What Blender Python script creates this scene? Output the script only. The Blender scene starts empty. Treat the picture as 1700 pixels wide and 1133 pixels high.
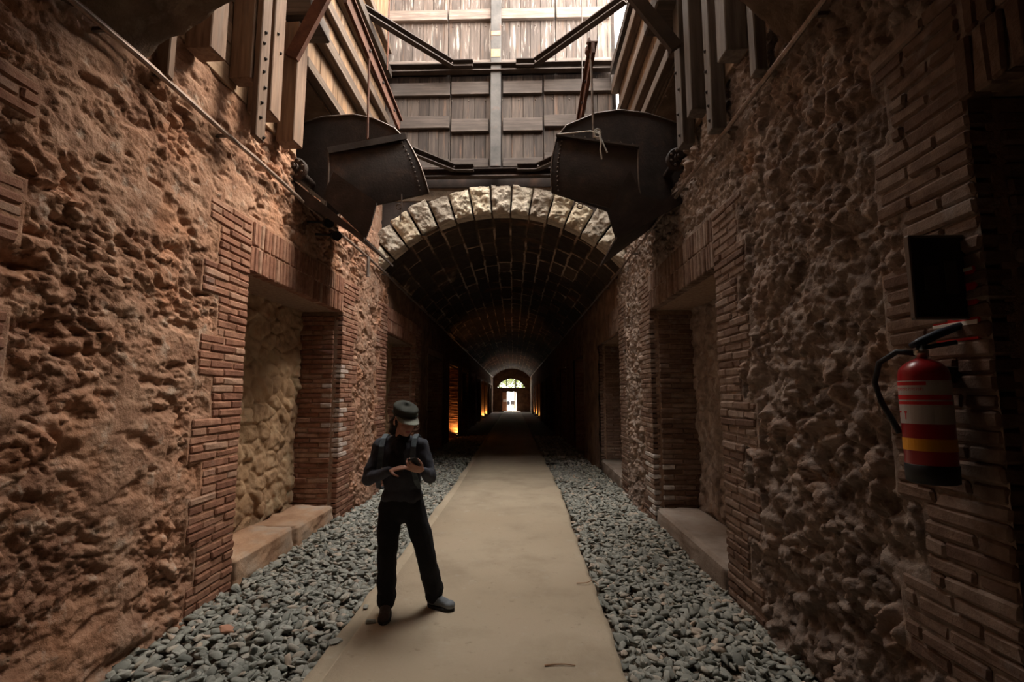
import bpy, bmesh, math, random
import numpy as np
from mathutils import Vector, Matrix
S = bpy.context.scene
COL = S.collection
PI = math.pi
rnd = random.Random(7)
RS = np.random.RandomState(11)

# ------------------------------------------------------------------ noise
def _h(ix, iy, iz, seed=0):
    n = (ix.astype(np.int64)*374761393 + iy.astype(np.int64)*668265263 + iz.astype(np.int64)*2147483647 + seed*974711) & 0xffffffff
    n = ((n ^ (n >> 13)) * 1274126177) & 0xffffffff
    n = n ^ (n >> 16)
    return (n & 0xffffff)/float(0xffffff)
def vnoise(p, seed=0):
    i = np.floor(p).astype(np.int64); f = p-i; f = f*f*(3-2*f)
    r = 0
    for dx in (0, 1):
        wx = f[:, 0] if dx else 1-f[:, 0]
        for dy in (0, 1):
            wy = f[:, 1] if dy else 1-f[:, 1]
            for dz in (0, 1):
                wz = f[:, 2] if dz else 1-f[:, 2]
                r = r + wx*wy*wz*_h(i[:, 0]+dx, i[:, 1]+dy, i[:, 2]+dz, seed)
    return r
def fbm(p, o=4, seed=0, g=.5):
    a = 1.; s = 0; t = 0
    for k in range(o):
        s = s + a*vnoise(p*(2.03**k), seed+k*17); t += a; a *= g
    return s/t
def worley(p, seed=0):
    i = np.floor(p).astype(np.int64)
    f1 = np.full(len(p), 9.); f2 = np.full(len(p), 9.); cid = np.zeros(len(p))
    z = np.zeros(len(p), np.int64)
    for dx in (-1, 0, 1):
        for dy in (-1, 0, 1):
            cx = i[:, 0]+dx; cy = i[:, 1]+dy
            d = np.hypot(cx+_h(cx, cy, z, seed)-p[:, 0], cy+_h(cx, cy, z+1, seed)-p[:, 1])
            m = d < f1
            f2 = np.where(m, f1, np.minimum(f2, d)); cid = np.where(m, _h(cx, cy, z+2, seed), cid); f1 = np.where(m, d, f1)
    return f1, f2, cid
def sstep(a, b, x):
    t = np.clip((x-a)/(b-a), 0, 1); return t*t*(3-2*t)

# ------------------------------------------------------------------ materials
def mat(name, ramp, scale=3., detail=8, rough=.9, metal=0., bump=.3, bscale=30., stretch=(1, 1, 1), tint=None, overlay=(), spec=.3, bdist=.02):
    m = bpy.data.materials.new(name); m.use_nodes = True
    nt = m.node_tree; N = nt.nodes; Lk = nt.links
    b = N['Principled BSDF']; b.inputs['Roughness'].default_value = rough; b.inputs['Metallic'].default_value = metal
    b.inputs['Specular IOR Level'].default_value = spec
    tc = N.new('ShaderNodeTexCoord'); mp = N.new('ShaderNodeMapping'); mp.inputs['Scale'].default_value = stretch
    Lk.new(tc.outputs['Object'], mp.inputs['Vector'])
    def noise(sc, det=detail, rg=.6):
        n = N.new('ShaderNodeTexNoise'); n.inputs['Scale'].default_value = sc; n.inputs['Detail'].default_value = det
        n.inputs['Roughness'].default_value = rg; Lk.new(mp.outputs['Vector'], n.inputs['Vector']); return n.outputs['Fac']
    def cr(fac, st):
        r = N.new('ShaderNodeValToRGB'); e = r.color_ramp.elements
        while len(e) < len(st): e.new(.5)
        for k, (p, c) in enumerate(st):
            e[k].position = p; e[k].color = (*c, 1)
        Lk.new(fac, r.inputs['Fac']); return r.outputs['Color']
    def mix(a, bb, fac, mode='MIX'):
        x = N.new('ShaderNodeMix'); x.data_type = 'RGBA'; x.blend_type = mode
        if isinstance(fac, (int, float)): x.inputs[0].default_value = fac
        else: Lk.new(fac, x.inputs[0])
        for s, v in ((6, a), (7, bb)):
            if isinstance(v, tuple): x.inputs[s].default_value = (*v, 1)
            else: Lk.new(v, x.inputs[s])
        return x.outputs[2]
    c = cr(noise(scale), ramp)
    if tint:
        at = N.new('ShaderNodeAttribute'); at.attribute_name = 'tint'
        c = mix(c, cr(at.outputs['Fac'], tint), 1., 'MULTIPLY')
    for (oc, osc, lo, hi, st) in overlay:
        f = cr(noise(osc, 6), [(lo, (0, 0, 0)), (hi, (st, st, st))])
        c = mix(c, oc, f)
    Lk.new(c, b.inputs['Base Color'])
    if bump:
        bp = N.new('ShaderNodeBump'); bp.inputs['Strength'].default_value = bump; bp.inputs['Distance'].default_value = bdist
        Lk.new(noise(bscale, 6, .65), bp.inputs['Height']); Lk.new(bp.outputs['Normal'], b.inputs['Normal'])
    return m
def plain(name, c, rough=.6, metal=0., emit=0., ec=None, spec=.4):
    m = bpy.data.materials.new(name); m.use_nodes = True
    b = m.node_tree.nodes['Principled BSDF']; b.inputs['Base Color'].default_value = (*c, 1)
    b.inputs['Roughness'].default_value = rough; b.inputs['Metallic'].default_value = metal; b.inputs['Specular IOR Level'].default_value = spec
    if emit:
        b.inputs['Emission Color'].default_value = (*(ec or c), 1); b.inputs['Emission Strength'].default_value = emit
    return m
G3 = lambda v: (v, v, v)
M = {}
M['rubL'] = mat('rubble_left', [(.28, (.20, .105, .066)), (.45, (.34, .19, .123)), (.6, (.42, .255, .172)), (.75, (.41, .285, .215))], 5.5, 10, .95, bump=.7, bscale=42,
    overlay=[((.46, .205, .105), 1.3, .53, .68, .5), ((.52, .43, .35), 7, .58, .70, .6), ((.17, .10, .06), 2.6, .58, .72, .5)], tint=[(0, (.7, .62, .6)), (.5, (1, 1, 1)), (1, (1.15, 1.0, .92))])
M['rubR'] = mat('rubble_right', [(.28, (.12, .085, .068)), (.45, (.22, .165, .133)), (.6, (.31, .24, .195)), (.75, (.37, .30, .255))], 5.5, 10, .95, bump=.7, bscale=42,
    overlay=[((.33, .17, .09), 2.2, .58, .72, .5), ((.46, .41, .37), 6, .57, .70, .6), ((.12, .09, .08), 2.4, .56, .72, .45)], tint=[(0, (.68, .64, .62)), (.5, (1, 1, 1)), (1, (1.15, 1.05, 1))])  # darker and greyer than rubL; this side's dimmer light put into the colour
M['plaster'] = mat('niche_plaster', [(.3, (.20, .125, .075)), (.5, (.42, .275, .165)), (.7, (.56, .41, .27))], 3, 10, .95, bump=.5, bscale=40,
    overlay=[((.12, .11, .06), 1.5, .52, .7, .6), ((.40, .18, .09), 3.2, .6, .7, .6)])
M['brick'] = mat('old_brick', [(.3, (.55, .5, .48)), (.7, (1, 1, 1))], 14, 8, .92, bump=.45, bscale=60,
    tint=[(0, (.25, .115, .075)), (.35, (.34, .165, .105)), (.7, (.39, .21, .14)), (.88, (.44, .28, .20)), (1, (.66, .58, .53))], overlay=[((.45, .40, .37), 2.0, .62, .8, .5)])
M['brickR'] = mat('old_brick_right', [(.3, (.55, .5, .48)), (.7, (1, 1, 1))], 14, 8, .92, bump=.45, bscale=60,
    tint=[(0, (.16, .095, .068)), (.35, (.225, .145, .105)), (.7, (.27, .185, .14)), (.88, (.33, .25, .20)), (1, (.68, .65, .62))], overlay=[((.50, .48, .47), 2.2, .62, .78, .6)])  # brick copy darkened and greyed to counter warm bounce light on this side
M['mortar'] = mat('mortar', [(.3, (.22, .13, .085)), (.7, (.36, .25, .18))], 20, 6, .95, bump=.4, bscale=70)
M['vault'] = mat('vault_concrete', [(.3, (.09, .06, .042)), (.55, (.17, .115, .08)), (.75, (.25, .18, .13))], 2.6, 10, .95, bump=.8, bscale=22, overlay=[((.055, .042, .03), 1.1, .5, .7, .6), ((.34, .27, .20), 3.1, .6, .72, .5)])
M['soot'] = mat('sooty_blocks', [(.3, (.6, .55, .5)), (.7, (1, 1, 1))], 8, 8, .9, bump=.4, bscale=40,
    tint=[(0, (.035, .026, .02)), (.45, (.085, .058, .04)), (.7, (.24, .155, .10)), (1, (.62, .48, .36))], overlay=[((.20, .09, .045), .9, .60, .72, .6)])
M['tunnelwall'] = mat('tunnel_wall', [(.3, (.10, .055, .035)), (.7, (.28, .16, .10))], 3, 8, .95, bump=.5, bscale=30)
M['voussoir'] = mat('arch_stone', [(.3, (.30, .24, .18)), (.5, (.60, .52, .41)), (.72, (.76, .68, .56))], 5, 10, .9, bump=1., bscale=34, bdist=.04,
    tint=[(0, (.55, .52, .52)), (.5, (1, 1, 1)), (1, (1.1, 1.05, .95))], overlay=[((.24, .19, .15), 2.5, .58, .72, .6)])
M['path'] = mat('path_concrete', [(.3, (.345, .275, .195)), (.5, (.435, .355, .255)), (.7, (.50, .415, .31))], 1.6, 12, .85, bump=.45, bscale=38, bdist=.01,
    overlay=[((.31, .215, .13), .8, .52, .72, .5), ((.48, .42, .34), 5.5, .60, .74, .5), ((.22, .175, .12), 14, .62, .74, .45)])
M['dirt'] = mat('dirt', [(.3, (.13, .10, .075)), (.7, (.26, .20, .15))], 6, 8, .95, bump=.5, bscale=40)
M['gravel'] = mat('gravel_slate', [(.3, (.85, .84, .80)), (.7, (1.2, 1.18, 1.13))], 25, 5, .85, bump=.25, bscale=120, bdist=.004,
    tint=[(0, (.17, .175, .16)), (.4, (.28, .285, .26)), (.8, (.35, .35, .32)), (.93, (.40, .36, .31)), (1, (.47, .37, .30))])
M['slab'] = mat('slab_stone', [(.3, (.30, .16, .10)), (.5, (.44, .27, .17)), (.7, (.52, .36, .25))], 2.5, 10, .9, bump=.45, bscale=35, overlay=[((.38, .35, .31), 2.0, .52, .7, .6)])
M['slabR'] = mat('slab_stone_grey', [(.3, (.22, .17, .135)), (.5, (.33, .265, .22)), (.7, (.40, .34, .29))], 2.5, 10, .9, bump=.45, bscale=35)
def wood(name, a, b, c, st, wear=()):
    return mat(name, [(.25, a), (.5, b), (.75, c)], 2.2, 9, .75, bump=.35, bscale=7, stretch=st, bdist=.006,
               tint=[(0, (.62, .58, .56)), (.5, (1, 1, 1)), (1, (1.25, 1.2, 1.15))], overlay=wear)
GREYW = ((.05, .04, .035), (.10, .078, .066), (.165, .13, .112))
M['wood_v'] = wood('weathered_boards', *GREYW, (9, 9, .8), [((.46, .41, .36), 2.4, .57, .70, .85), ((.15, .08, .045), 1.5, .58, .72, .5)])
M['wood_lo'] = wood('shaded_boards', (.032, .024, .02), (.064, .048, .039), (.11, .082, .066), (9, 9, .8), [((.20, .11, .07), 1.5, .58, .72, .5)])  # darker copy of the upper boards; weaker light low down put into the colour
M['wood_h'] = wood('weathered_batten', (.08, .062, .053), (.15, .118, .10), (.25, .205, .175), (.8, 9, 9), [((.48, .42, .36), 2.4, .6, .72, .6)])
M['wood_hl'] = wood('dark_batten', (.035, .027, .022), (.072, .055, .046), (.125, .098, .082), (.8, 9, 9), [((.22, .18, .15), 2.4, .62, .74, .5)])  # darker batten copy, shading the lower far wall by colour; also on beam ends
M['wood_hy'] = wood('batten_along', (.05, .034, .025), (.10, .068, .048), (.165, .115, .085), (9, .8, 9))
M['wood_gold'] = wood('amber_boards', (.085, .05, .028), (.21, .125, .068), (.37, .245, .15), (9, 9, .8), [((.17, .12, .09), 2.2, .56, .70, .7)])
M['wood_brown'] = wood('brown_boards', (.12, .08, .056), (.22, .155, .11), (.32, .24, .18), (9, 9, .8), [((.13, .10, .085), 2.2, .56, .70, .6)])
M['wood_post'] = wood('post_timber', (.075, .045, .03), (.17, .105, .07), (.26, .17, .115), (9, 9, .7), [((.10, .08, .065), 1.8, .54, .70, .5)])
M['wood_postR'] = wood('post_timber_grey', (.07, .057, .05), (.14, .118, .102), (.22, .19, .165), (9, 9, .7))
M['wood_lag'] = wood('lagging', (.17, .11, .07), (.28, .19, .125), (.37, .265, .18), (9, .8, 9))
M['steel'] = mat('dark_steel', [(.3, (.020, .014, .011)), (.55, (.042, .028, .022)), (.75, (.085, .05, .036))], 4, 8, .75, .05, bump=.2, bscale=40, overlay=[((.13, .062, .035), 2.2, .6, .75, .6)])
M['steel_edge'] = mat('worn_steel', [(.3, (.09, .075, .065)), (.7, (.24, .19, .16))], 8, 6, .5, .5, bump=.2)
M['steel_grey'] = mat('grey_steel', [(.3, (.06, .056, .053)), (.7, (.125, .113, .104))], 4, 6, .75, .1, bump=.15, overlay=[((.16, .08, .05), 3, .58, .7, .6)])
M['steel_brown'] = mat('brown_steel', [(.3, (.028, .020, .016)), (.7, (.075, .054, .042))], 4, 6, .65, .15, bump=.15)
M['rust'] = mat('rust', [(.3, (.065, .026, .016)), (.6, (.135, .054, .032)), (.8, (.20, .09, .058))], 7, 8, .8, .1, bump=.3, bscale=50)
M['primer'] = mat('orange_primer', [(.3, (.42, .20, .10)), (.7, (.58, .34, .17))], 9, 6, .8)
M['galv'] = mat('conduit_metal', [(.3, (.17, .12, .095)), (.7, (.34, .25, .20))], 14, 5, .45, .6, bump=.1)
M['black'] = plain('matte_black', (.012, .012, .012), .6)
M['rope'] = mat('rope', [(.3, (.45, .42, .38)), (.7, (.72, .69, .64))], 60, 4, .9)
M['cable'] = plain('cable', (.05, .035, .03), .6)
M['red'] = plain('extinguisher_red', (.33, .014, .018), .28)
M['redsign'] = plain('sign_red', (.55, .012, .015), .5)
M['white'] = plain('white_paint', (.75, .72, .68), .5)
M['label'] = plain('label_white', (.50, .45, .43), .5)
M['yellow'] = plain('yellow_band', (.75, .33, .02), .45)
M['brass'] = plain('valve_metal', (.45, .40, .33), .35, .9)
M['rubber'] = plain('rubber', (.012, .012, .013), .55)
M['hosehead'] = plain('blue_black', (.015, .022, .04), .45)
M['skin'] = mat('skin', [(.3, (.50, .26, .19)), (.7, (.60, .34, .26))], 30, 4, .55, bump=.05, bscale=200)
M['lips'] = plain('lips', (.42, .12, .11), .5)
M['hair'] = mat('hair', [(.3, (.012, .008, .006)), (.7, (.035, .022, .016))], 8, 4, .5, stretch=(40, 40, 3), bump=.4, bscale=6)
M['jacket'] = mat('jacket', [(.3, (.040, .041, .052)), (.7, (.064, .066, .080))], 12, 6, .85, bump=.2, bscale=220, bdist=.003)
M['scarf'] = mat('scarf', [(.3, (.012, .011, .011)), (.7, (.028, .024, .023))], 20, 6, .9, bump=.2, bscale=200)
M['trousers'] = mat('trousers', [(.3, (.010, .010, .012)), (.7, (.018, .018, .021))], 10, 6, .9, bump=.2, bscale=220, bdist=.003)
M['cap'] = mat('cap', [(.3, (.035, .037, .030)), (.7, (.065, .068, .055))], 10, 6, .85, bump=.2, bscale=240, bdist=.003)
M['brim'] = mat('cap_brim', [(.3, (.20, .21, .175)), (.7, (.28, .29, .24))], 10, 6, .8, bump=.15, bscale=240, bdist=.003)  # lightened so the brim's upper face looks lit from the sky
M['strap'] = mat('strap', [(.3, (.06, .076, .088)), (.7, (.11, .135, .15))], 20, 4, .7, bump=.2, bscale=250)
M['pack'] = plain('backpack_cloth', (.03, .045, .06), .85)
M['boot_grey'] = mat('boot_grey', [(.3, (.15, .165, .18)), (.7, (.24, .26, .28))], 20, 5, .75, bump=.2, bscale=150)
M['boot_brown'] = mat('boot_brown', [(.3, (.040, .026, .020)), (.7, (.075, .05, .04))], 20, 5, .8, bump=.2, bscale=150)
M['sole'] = plain('sole', (.025, .025, .025), .8)
M['screen'] = plain('phone_screen', (.02, .025, .03), .08)
M['case'] = plain('phone_case', (.03, .03, .032), .35)
M['panel'] = mat('panel', [(.3, (.018, .016, .015)), (.7, (.03, .027, .025))], 8, 4, .5)  # near-black colour stands for the unlit front of the sign
M['panel_edge'] = plain('panel_edge', (.16, .13, .11), .4, .4)
M['panel_pale'] = plain('panel_pale', (.06, .05, .03), .6)
M['door_wood'] = mat('door_wood', [(.3, (.28, .11, .045)), (.7, (.46, .21, .10))], 3, 6, .6, stretch=(6, 6, 1))
M['leaf'] = mat('leaves', [(.3, (.06, .085, .018)), (.7, (.14, .155, .05))], 3, 4, .8, bump=0)
M['bark'] = plain('bark', (.12, .08, .05), .9)
M['yard'] = mat('yard', [(.3, (.55, .52, .47)), (.7, (.70, .67, .62))], 2, 4, .9, bump=.1)
M['lampglow'] = plain('lamp_glow', (1, .6, .25), .4, 0, 60, (1, .62, .28))
M['darkpeople'] = plain('silhouette_dark', (.007, .007, .008), .9, spec=.1)  # near-black so body and top read as a backlit silhouette
M['greypeople'] = plain('silhouette_grey', (.022, .018, .016), .9, spec=.1)  # top darkened towards a backlit silhouette
M['paletrousers'] = plain('pale_cloth', (.16, .145, .14), .9)
gm = bpy.data.materials.new('window_glass'); gm.use_nodes = True
_n = gm.node_tree; _n.nodes.remove(_n.nodes['Principled BSDF'])
_t = _n.nodes.new('ShaderNodeBsdfTransparent'); _g = _n.nodes.new('ShaderNodeBsdfGlossy'); _g.inputs['Roughness'].default_value = .05
_m = _n.nodes.new('ShaderNodeMixShader'); _m.inputs[0].default_value = .06
_n.links.new(_t.outputs[0], _m.inputs[1]); _n.links.new(_g.outputs[0], _m.inputs[2]); _n.links.new(_m.outputs[0], _n.nodes['Material Output'].inputs['Surface'])
M['glass'] = gm

# ------------------------------------------------------------------ object helpers
def props(o, label=None, cat=None, group=None, kind=None):
    if label: o['label'] = label
    if cat: o['category'] = cat
    if group: o['group'] = group
    if kind: o['kind'] = kind
    return o
def empty(name, loc, label, cat, group=None):
    o = bpy.data.objects.new(name, None); COL.objects.link(o); o.location = loc; o.empty_display_size = .1
    return props(o, label, cat, group)
def finish(name, me, mats, parent=None, smooth=False):
    for m in (mats if isinstance(mats, (list, tuple)) else [mats]): me.materials.append(m)
    o = bpy.data.objects.new(name, me); COL.objects.link(o)
    off = Vector((0, 0, 0))
    if parent is not None:
        o.parent = parent; p = parent
        while p is not None: off += p.location; p = p.parent
    co = np.empty(len(me.vertices)*3); me.vertices.foreach_get('co', co); co = co.reshape(-1, 3)
    c = np.array([(co[:, 0].min()+co[:, 0].max())/2, (co[:, 1].min()+co[:, 1].max())/2, co[:, 2].min()])
    me.vertices.foreach_set('co', (co-c).ravel()); o.location = Vector(c)-off
    if smooth: me.polygons.foreach_set('use_smooth', [True]*len(me.polygons))
    me.update()
    return o
class MB:
    def __init__(s): s.v = []; s.f = []; s.t = []; s.m = []
    def add(s, vs, fs, tint=.5, mi=0):
        b = len(s.v); s.v += [tuple(map(float, q)) for q in vs]; s.f += [tuple(b+i for i in q) for q in fs]
        s.t += [tint]*len(vs); s.m += [mi]*len(fs); return s
    def box(s, c, size, ax=None, bev=.006, tint=.5, jit=0., mi=0):
        """chamfered box; ax = (u, v, n) unit axes"""
        u, v, n = [np.array(a, float) for a in (ax or ((1, 0, 0), (0, 1, 0), (0, 0, 1)))]
        h = np.array(size, float)/2; b = min(bev, h.min()*.9); vs = []; idx = {}
        for sx in (-1, 1):
            for sy in (-1, 1):
                for sz in (-1, 1):
                    sg = np.array((sx, sy, sz)); p = h*sg
                    j = np.array([rnd.uniform(-jit, jit) for _ in range(3)]) if jit else 0
                    for a in range(3):
                        q = p.copy()
                        for k in range(3):
                            if k != a: q[k] -= b*sg[k]
                        q = q+j; idx[(sx, sy, sz, a)] = len(vs)
                        vs.append(np.array(c)+u*q[0]+v*q[1]+n*q[2])
        fs = []
        for a in range(3):
            o1, o2 = [(1, 2), (2, 0), (0, 1)][a]
            for sg in (-1, 1):
                q = []
                for s1, s2 in ((-1, -1), (1, -1), (1, 1), (-1, 1)):
                    k = [0, 0, 0]; k[a] = sg; k[o1] = s1; k[o2] = s2; q.append(idx[(*k, a)])
                fs.append(q if sg > 0 else q[::-1])
            for s1 in (-1, 1):       # edges running along axis a
                for s2 in (-1, 1):
                    k0 = [0, 0, 0]; k0[a] = -1; k0[o1] = s1; k0[o2] = s2; k1 = list(k0); k1[a] = 1
                    q = [idx[(*k0, o1)], idx[(*k1, o1)], idx[(*k1, o2)], idx[(*k0, o2)]]
                    fs.append(q if s1*s2 < 0 else q[::-1])
        for sx in (-1, 1):
            for sy in (-1, 1):
                for sz in (-1, 1):
                    q = [idx[(sx, sy, sz, a)] for a in range(3)]
                    fs.append(q if sx*sy*sz > 0 else q[::-1])
        return s.add(vs, fs, tint, mi)
    def tube(s, pts, r, n=8, tint=.5, mi=0, closed=False):
        P = [Vector(p) for p in pts]; rr = r if isinstance(r, (list, tuple)) else [r]*len(P)
        vs = []; fs = []; up = Vector((.13, .21, .97))
        m = len(P)
        for i, p in enumerate(P):
            t = (P[(i+1) % m]-P[i-1]) if closed else (P[min(i+1, m-1)]-P[max(i-1, 0)])
            t.normalize(); a = t.cross(up)
            if a.length < .05: a = t.cross(Vector((1, .2, 0)))
            a.normalize(); b = t.cross(a); up = b.cross(t) if False else up
            for k in range(n):
                w = 2*PI*k/n; vs.append(p+(a*math.cos(w)+b*math.sin(w))*rr[i])
        for i in range(m if closed else m-1):
            for k in range(n):
                i2 = (i+1) % m
                fs.append((i*n+k, i*n+(k+1) % n, i2*n+(k+1) % n, i2*n+k))
        if not closed:
            fs.append(tuple(range(n))); fs.append(tuple((m-1)*n+k for k in range(n))[::-1])
        return s.add(vs, fs, tint, mi)
    def lathe(s, prof, c, axis=(0, 0, 1), n=24, tint=.5, mi=0):
        """prof = [(r, h)] turned about axis through c"""
        ax = Vector(axis).normalized(); a = ax.orthogonal().normalized(); b = ax.cross(a); c = Vector(c); vs = []; fs = []
        for r, h in prof:
            for k in range(n):
                w = 2*PI*k/n; vs.append(c+ax*h+(a*math.cos(w)+b*math.sin(w))*max(r, 1e-4))
        for i in range(len(prof)-1):
            for k in range(n): fs.append((i*n+k, i*n+(k+1) % n, (i+1)*n+(k+1) % n, (i+1)*n+k))
        fs.append(tuple(range(n))[::-1]); fs.append(tuple((len(prof)-1)*n+k for k in range(n)))
        return s.add(vs, fs, tint, mi)
    def prism(s, poly, d0, d1, tint=.5, mi=0):
        """poly of 3-D points swept from offset d0 to offset d1"""
        n = len(poly); A = [Vector(p)+Vector(d0) for p in poly]; B = [Vector(p)+Vector(d1) for p in poly]
        return s.add(A+B, [tuple(range(n))[::-1], tuple(range(n, 2*n))]+[(i, (i+1) % n, n+(i+1) % n, n+i) for i in range(n)], tint, mi)
    def extr(s, prof, p0, p1, up=(0, 0, 1), tint=.5, mi=0):
        """2-D profile (a along side, b along up) swept from p0 to p1"""
        p0 = Vector(p0); p1 = Vector(p1); t = (p1-p0).normalized(); a = t.cross(Vector(up)).normalized(); b = a.cross(t); n = len(prof)
        vs = [p+a*x+b*y for p in (p0, p1) for x, y in prof]
        return s.add(vs, [tuple(range(n)), tuple(range(n, 2*n))[::-1]]+[(i, n+i, n+(i+1) % n, (i+1) % n) for i in range(n)], tint, mi)
    def grid(s, Pts, nu, nv, tint=None, flip=False, keep=None):
        b = len(s.v); s.v += [tuple(q) for q in np.asarray(Pts).tolist()]
        s.t += list(tint) if tint is not None else [.5]*(nu*nv)
        for i in range(nu-1):
            for j in range(nv-1):
                if keep is not None and not keep[i, j]: continue
                q = (b+i*nv+j, b+(i+1)*nv+j, b+(i+1)*nv+j+1, b+i*nv+j+1)
                s.f.append(q[::-1] if flip else q); s.m.append(0)
        return s
    def build(s, name, mats, parent=None, smooth=False, fix=True):
        me = bpy.data.meshes.new(name); me.from_pydata(s.v, [], s.f)
        if fix:
            bm = bmesh.new(); bm.from_mesh(me); bmesh.ops.recalc_face_normals(bm, faces=bm.faces); bm.to_mesh(me); bm.free()
        at = me.attributes.new('tint', 'FLOAT', 'POINT'); at.data.foreach_set('value', s.t)
        me.polygons.foreach_set('material_index', s.m)
        return finish(name, me, mats, parent, smooth)
def structure(o): o['kind'] = 'structure'; return o
def fastgrid(name, P, nu, nv, m, keep=None, tint=None, flip=False, smooth=True):
    me = bpy.data.meshes.new(name)
    i, j = np.meshgrid(np.arange(nu-1), np.arange(nv-1), indexing='ij')
    if keep is not None: i = i[keep]; j = j[keep]
    i = i.ravel(); j = j.ravel()
    q = np.stack([i*nv+j, (i+1)*nv+j, (i+1)*nv+j+1, i*nv+j+1], 1)
    if flip: q = q[:, ::-1]
    me.vertices.add(len(P)); me.vertices.foreach_set('co', np.asarray(P, float).ravel())
    me.loops.add(q.size); me.loops.foreach_set('vertex_index', np.ascontiguousarray(q).ravel().astype(np.int32))
    me.polygons.add(len(q)); me.polygons.foreach_set('loop_start', np.arange(0, q.size, 4, dtype=np.int32))
    me.update(calc_edges=True)
    at = me.attributes.new('tint', 'FLOAT', 'POINT'); at.data.foreach_set('value', tint if tint is not None else np.full(len(P), .5))
    return finish(name, me, m, None, smooth)

# ------------------------------------------------------------------ layout
XL, XR = -2.75, 1.85
CX, HALF, RV, ZC = -.45, 2.3, 3.044, 2.156       # vault: axis x, half span, radius, centre height
YA, YO = 8.85, 3.2                               # far arch face, near vault edge
ax_x = lambda y: np.where(np.asarray(y, float) > 9, -.0245*(np.asarray(y, float)-9), 0.)
ax_z = lambda y: np.where(np.asarray(y, float) > 9, -.0068*(np.asarray(y, float)-9), 0.)
NICHE = [(-.2, 1.93)]+[(4.6+4.8*k, 7.08+4.8*k) for k in range(0, 11)]
NZ = 2.98
def in_rects(y, z, rs):
    m = np.zeros(np.broadcast(y, z).shape, bool)
    for (a, b, c, d) in rs: m |= (y > a) & (y < b) & (z > c) & (z < d)
    return m
# toothed brick quoins: list of (edge y, direction, blocks)
def quoin_blocks(z0, z1, wide, narrow, seed):
    r = random.Random(seed); z = z0; out = []; k = 0
    while z < z1-.03:
        h = .072*r.choice((4, 5, 5, 5)); w = (wide if k % 2 == 0 else narrow)+r.uniform(-.03, .05)
        out.append((z, min(z+h, z1), w)); z += h; k += 1
    return out
def salt(c, r):
    y, z = c[1], c[2]; q = r.random()
    if c[0] > 0 and 6.95 < y < 7.4 and z < .95 and c[0] < 2.05: return 1. if q < .7*min(1, (1.15-z)*1.3) else q*.88
    if c[0] < 0 and 6.95 < y < 7.3 and .75 < z < 2.2 and c[0] > -2.95: return .97 if q < .45 else q*.88
    return q*.88
def brick_field(mb, o, u, v, n, L, Hh, bl=.315, bh=.0645, jt=.0075, dep=.12, proud=.02, a0=0., stag=.5, endjit=0., seed=0, edge_alt=0., rough=.004):
    r = random.Random(seed); o, u, v, n = [np.array(q, float) for q in (o, u, v, n)]
    nc = int(round(Hh/(bh+jt)))
    for i in range(max(nc, 1)):
        zz = i*(bh+jt); st = a0+(edge_alt if i % 2 else 0.)
        Lc = L+(r.uniform(-endjit, endjit) if endjit else 0)
        p = st; first = True
        while p < Lc-.03:
            w = bl*r.uniform(.9, 1.08)
            if first and i % 2: w *= stag
            first = False
            w = min(w, Lc-p)
            if Lc-p-w < .07: w = Lc-p
            if w > .035:
                pr = proud+r.uniform(-.007, .007)
                c = o+u*(p+w/2)+v*(zz+bh/2+r.uniform(-.003, .003))+n*(pr-dep/2)
                g = r.uniform(-.02, .02); uu = u+v*g
                mb.box(c, (w+jt*.35, bh*r.uniform(.95, 1.05), dep), (uu/np.linalg.norm(uu), v, n), .012, salt(c, r), rough)
            p += w+jt
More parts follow.
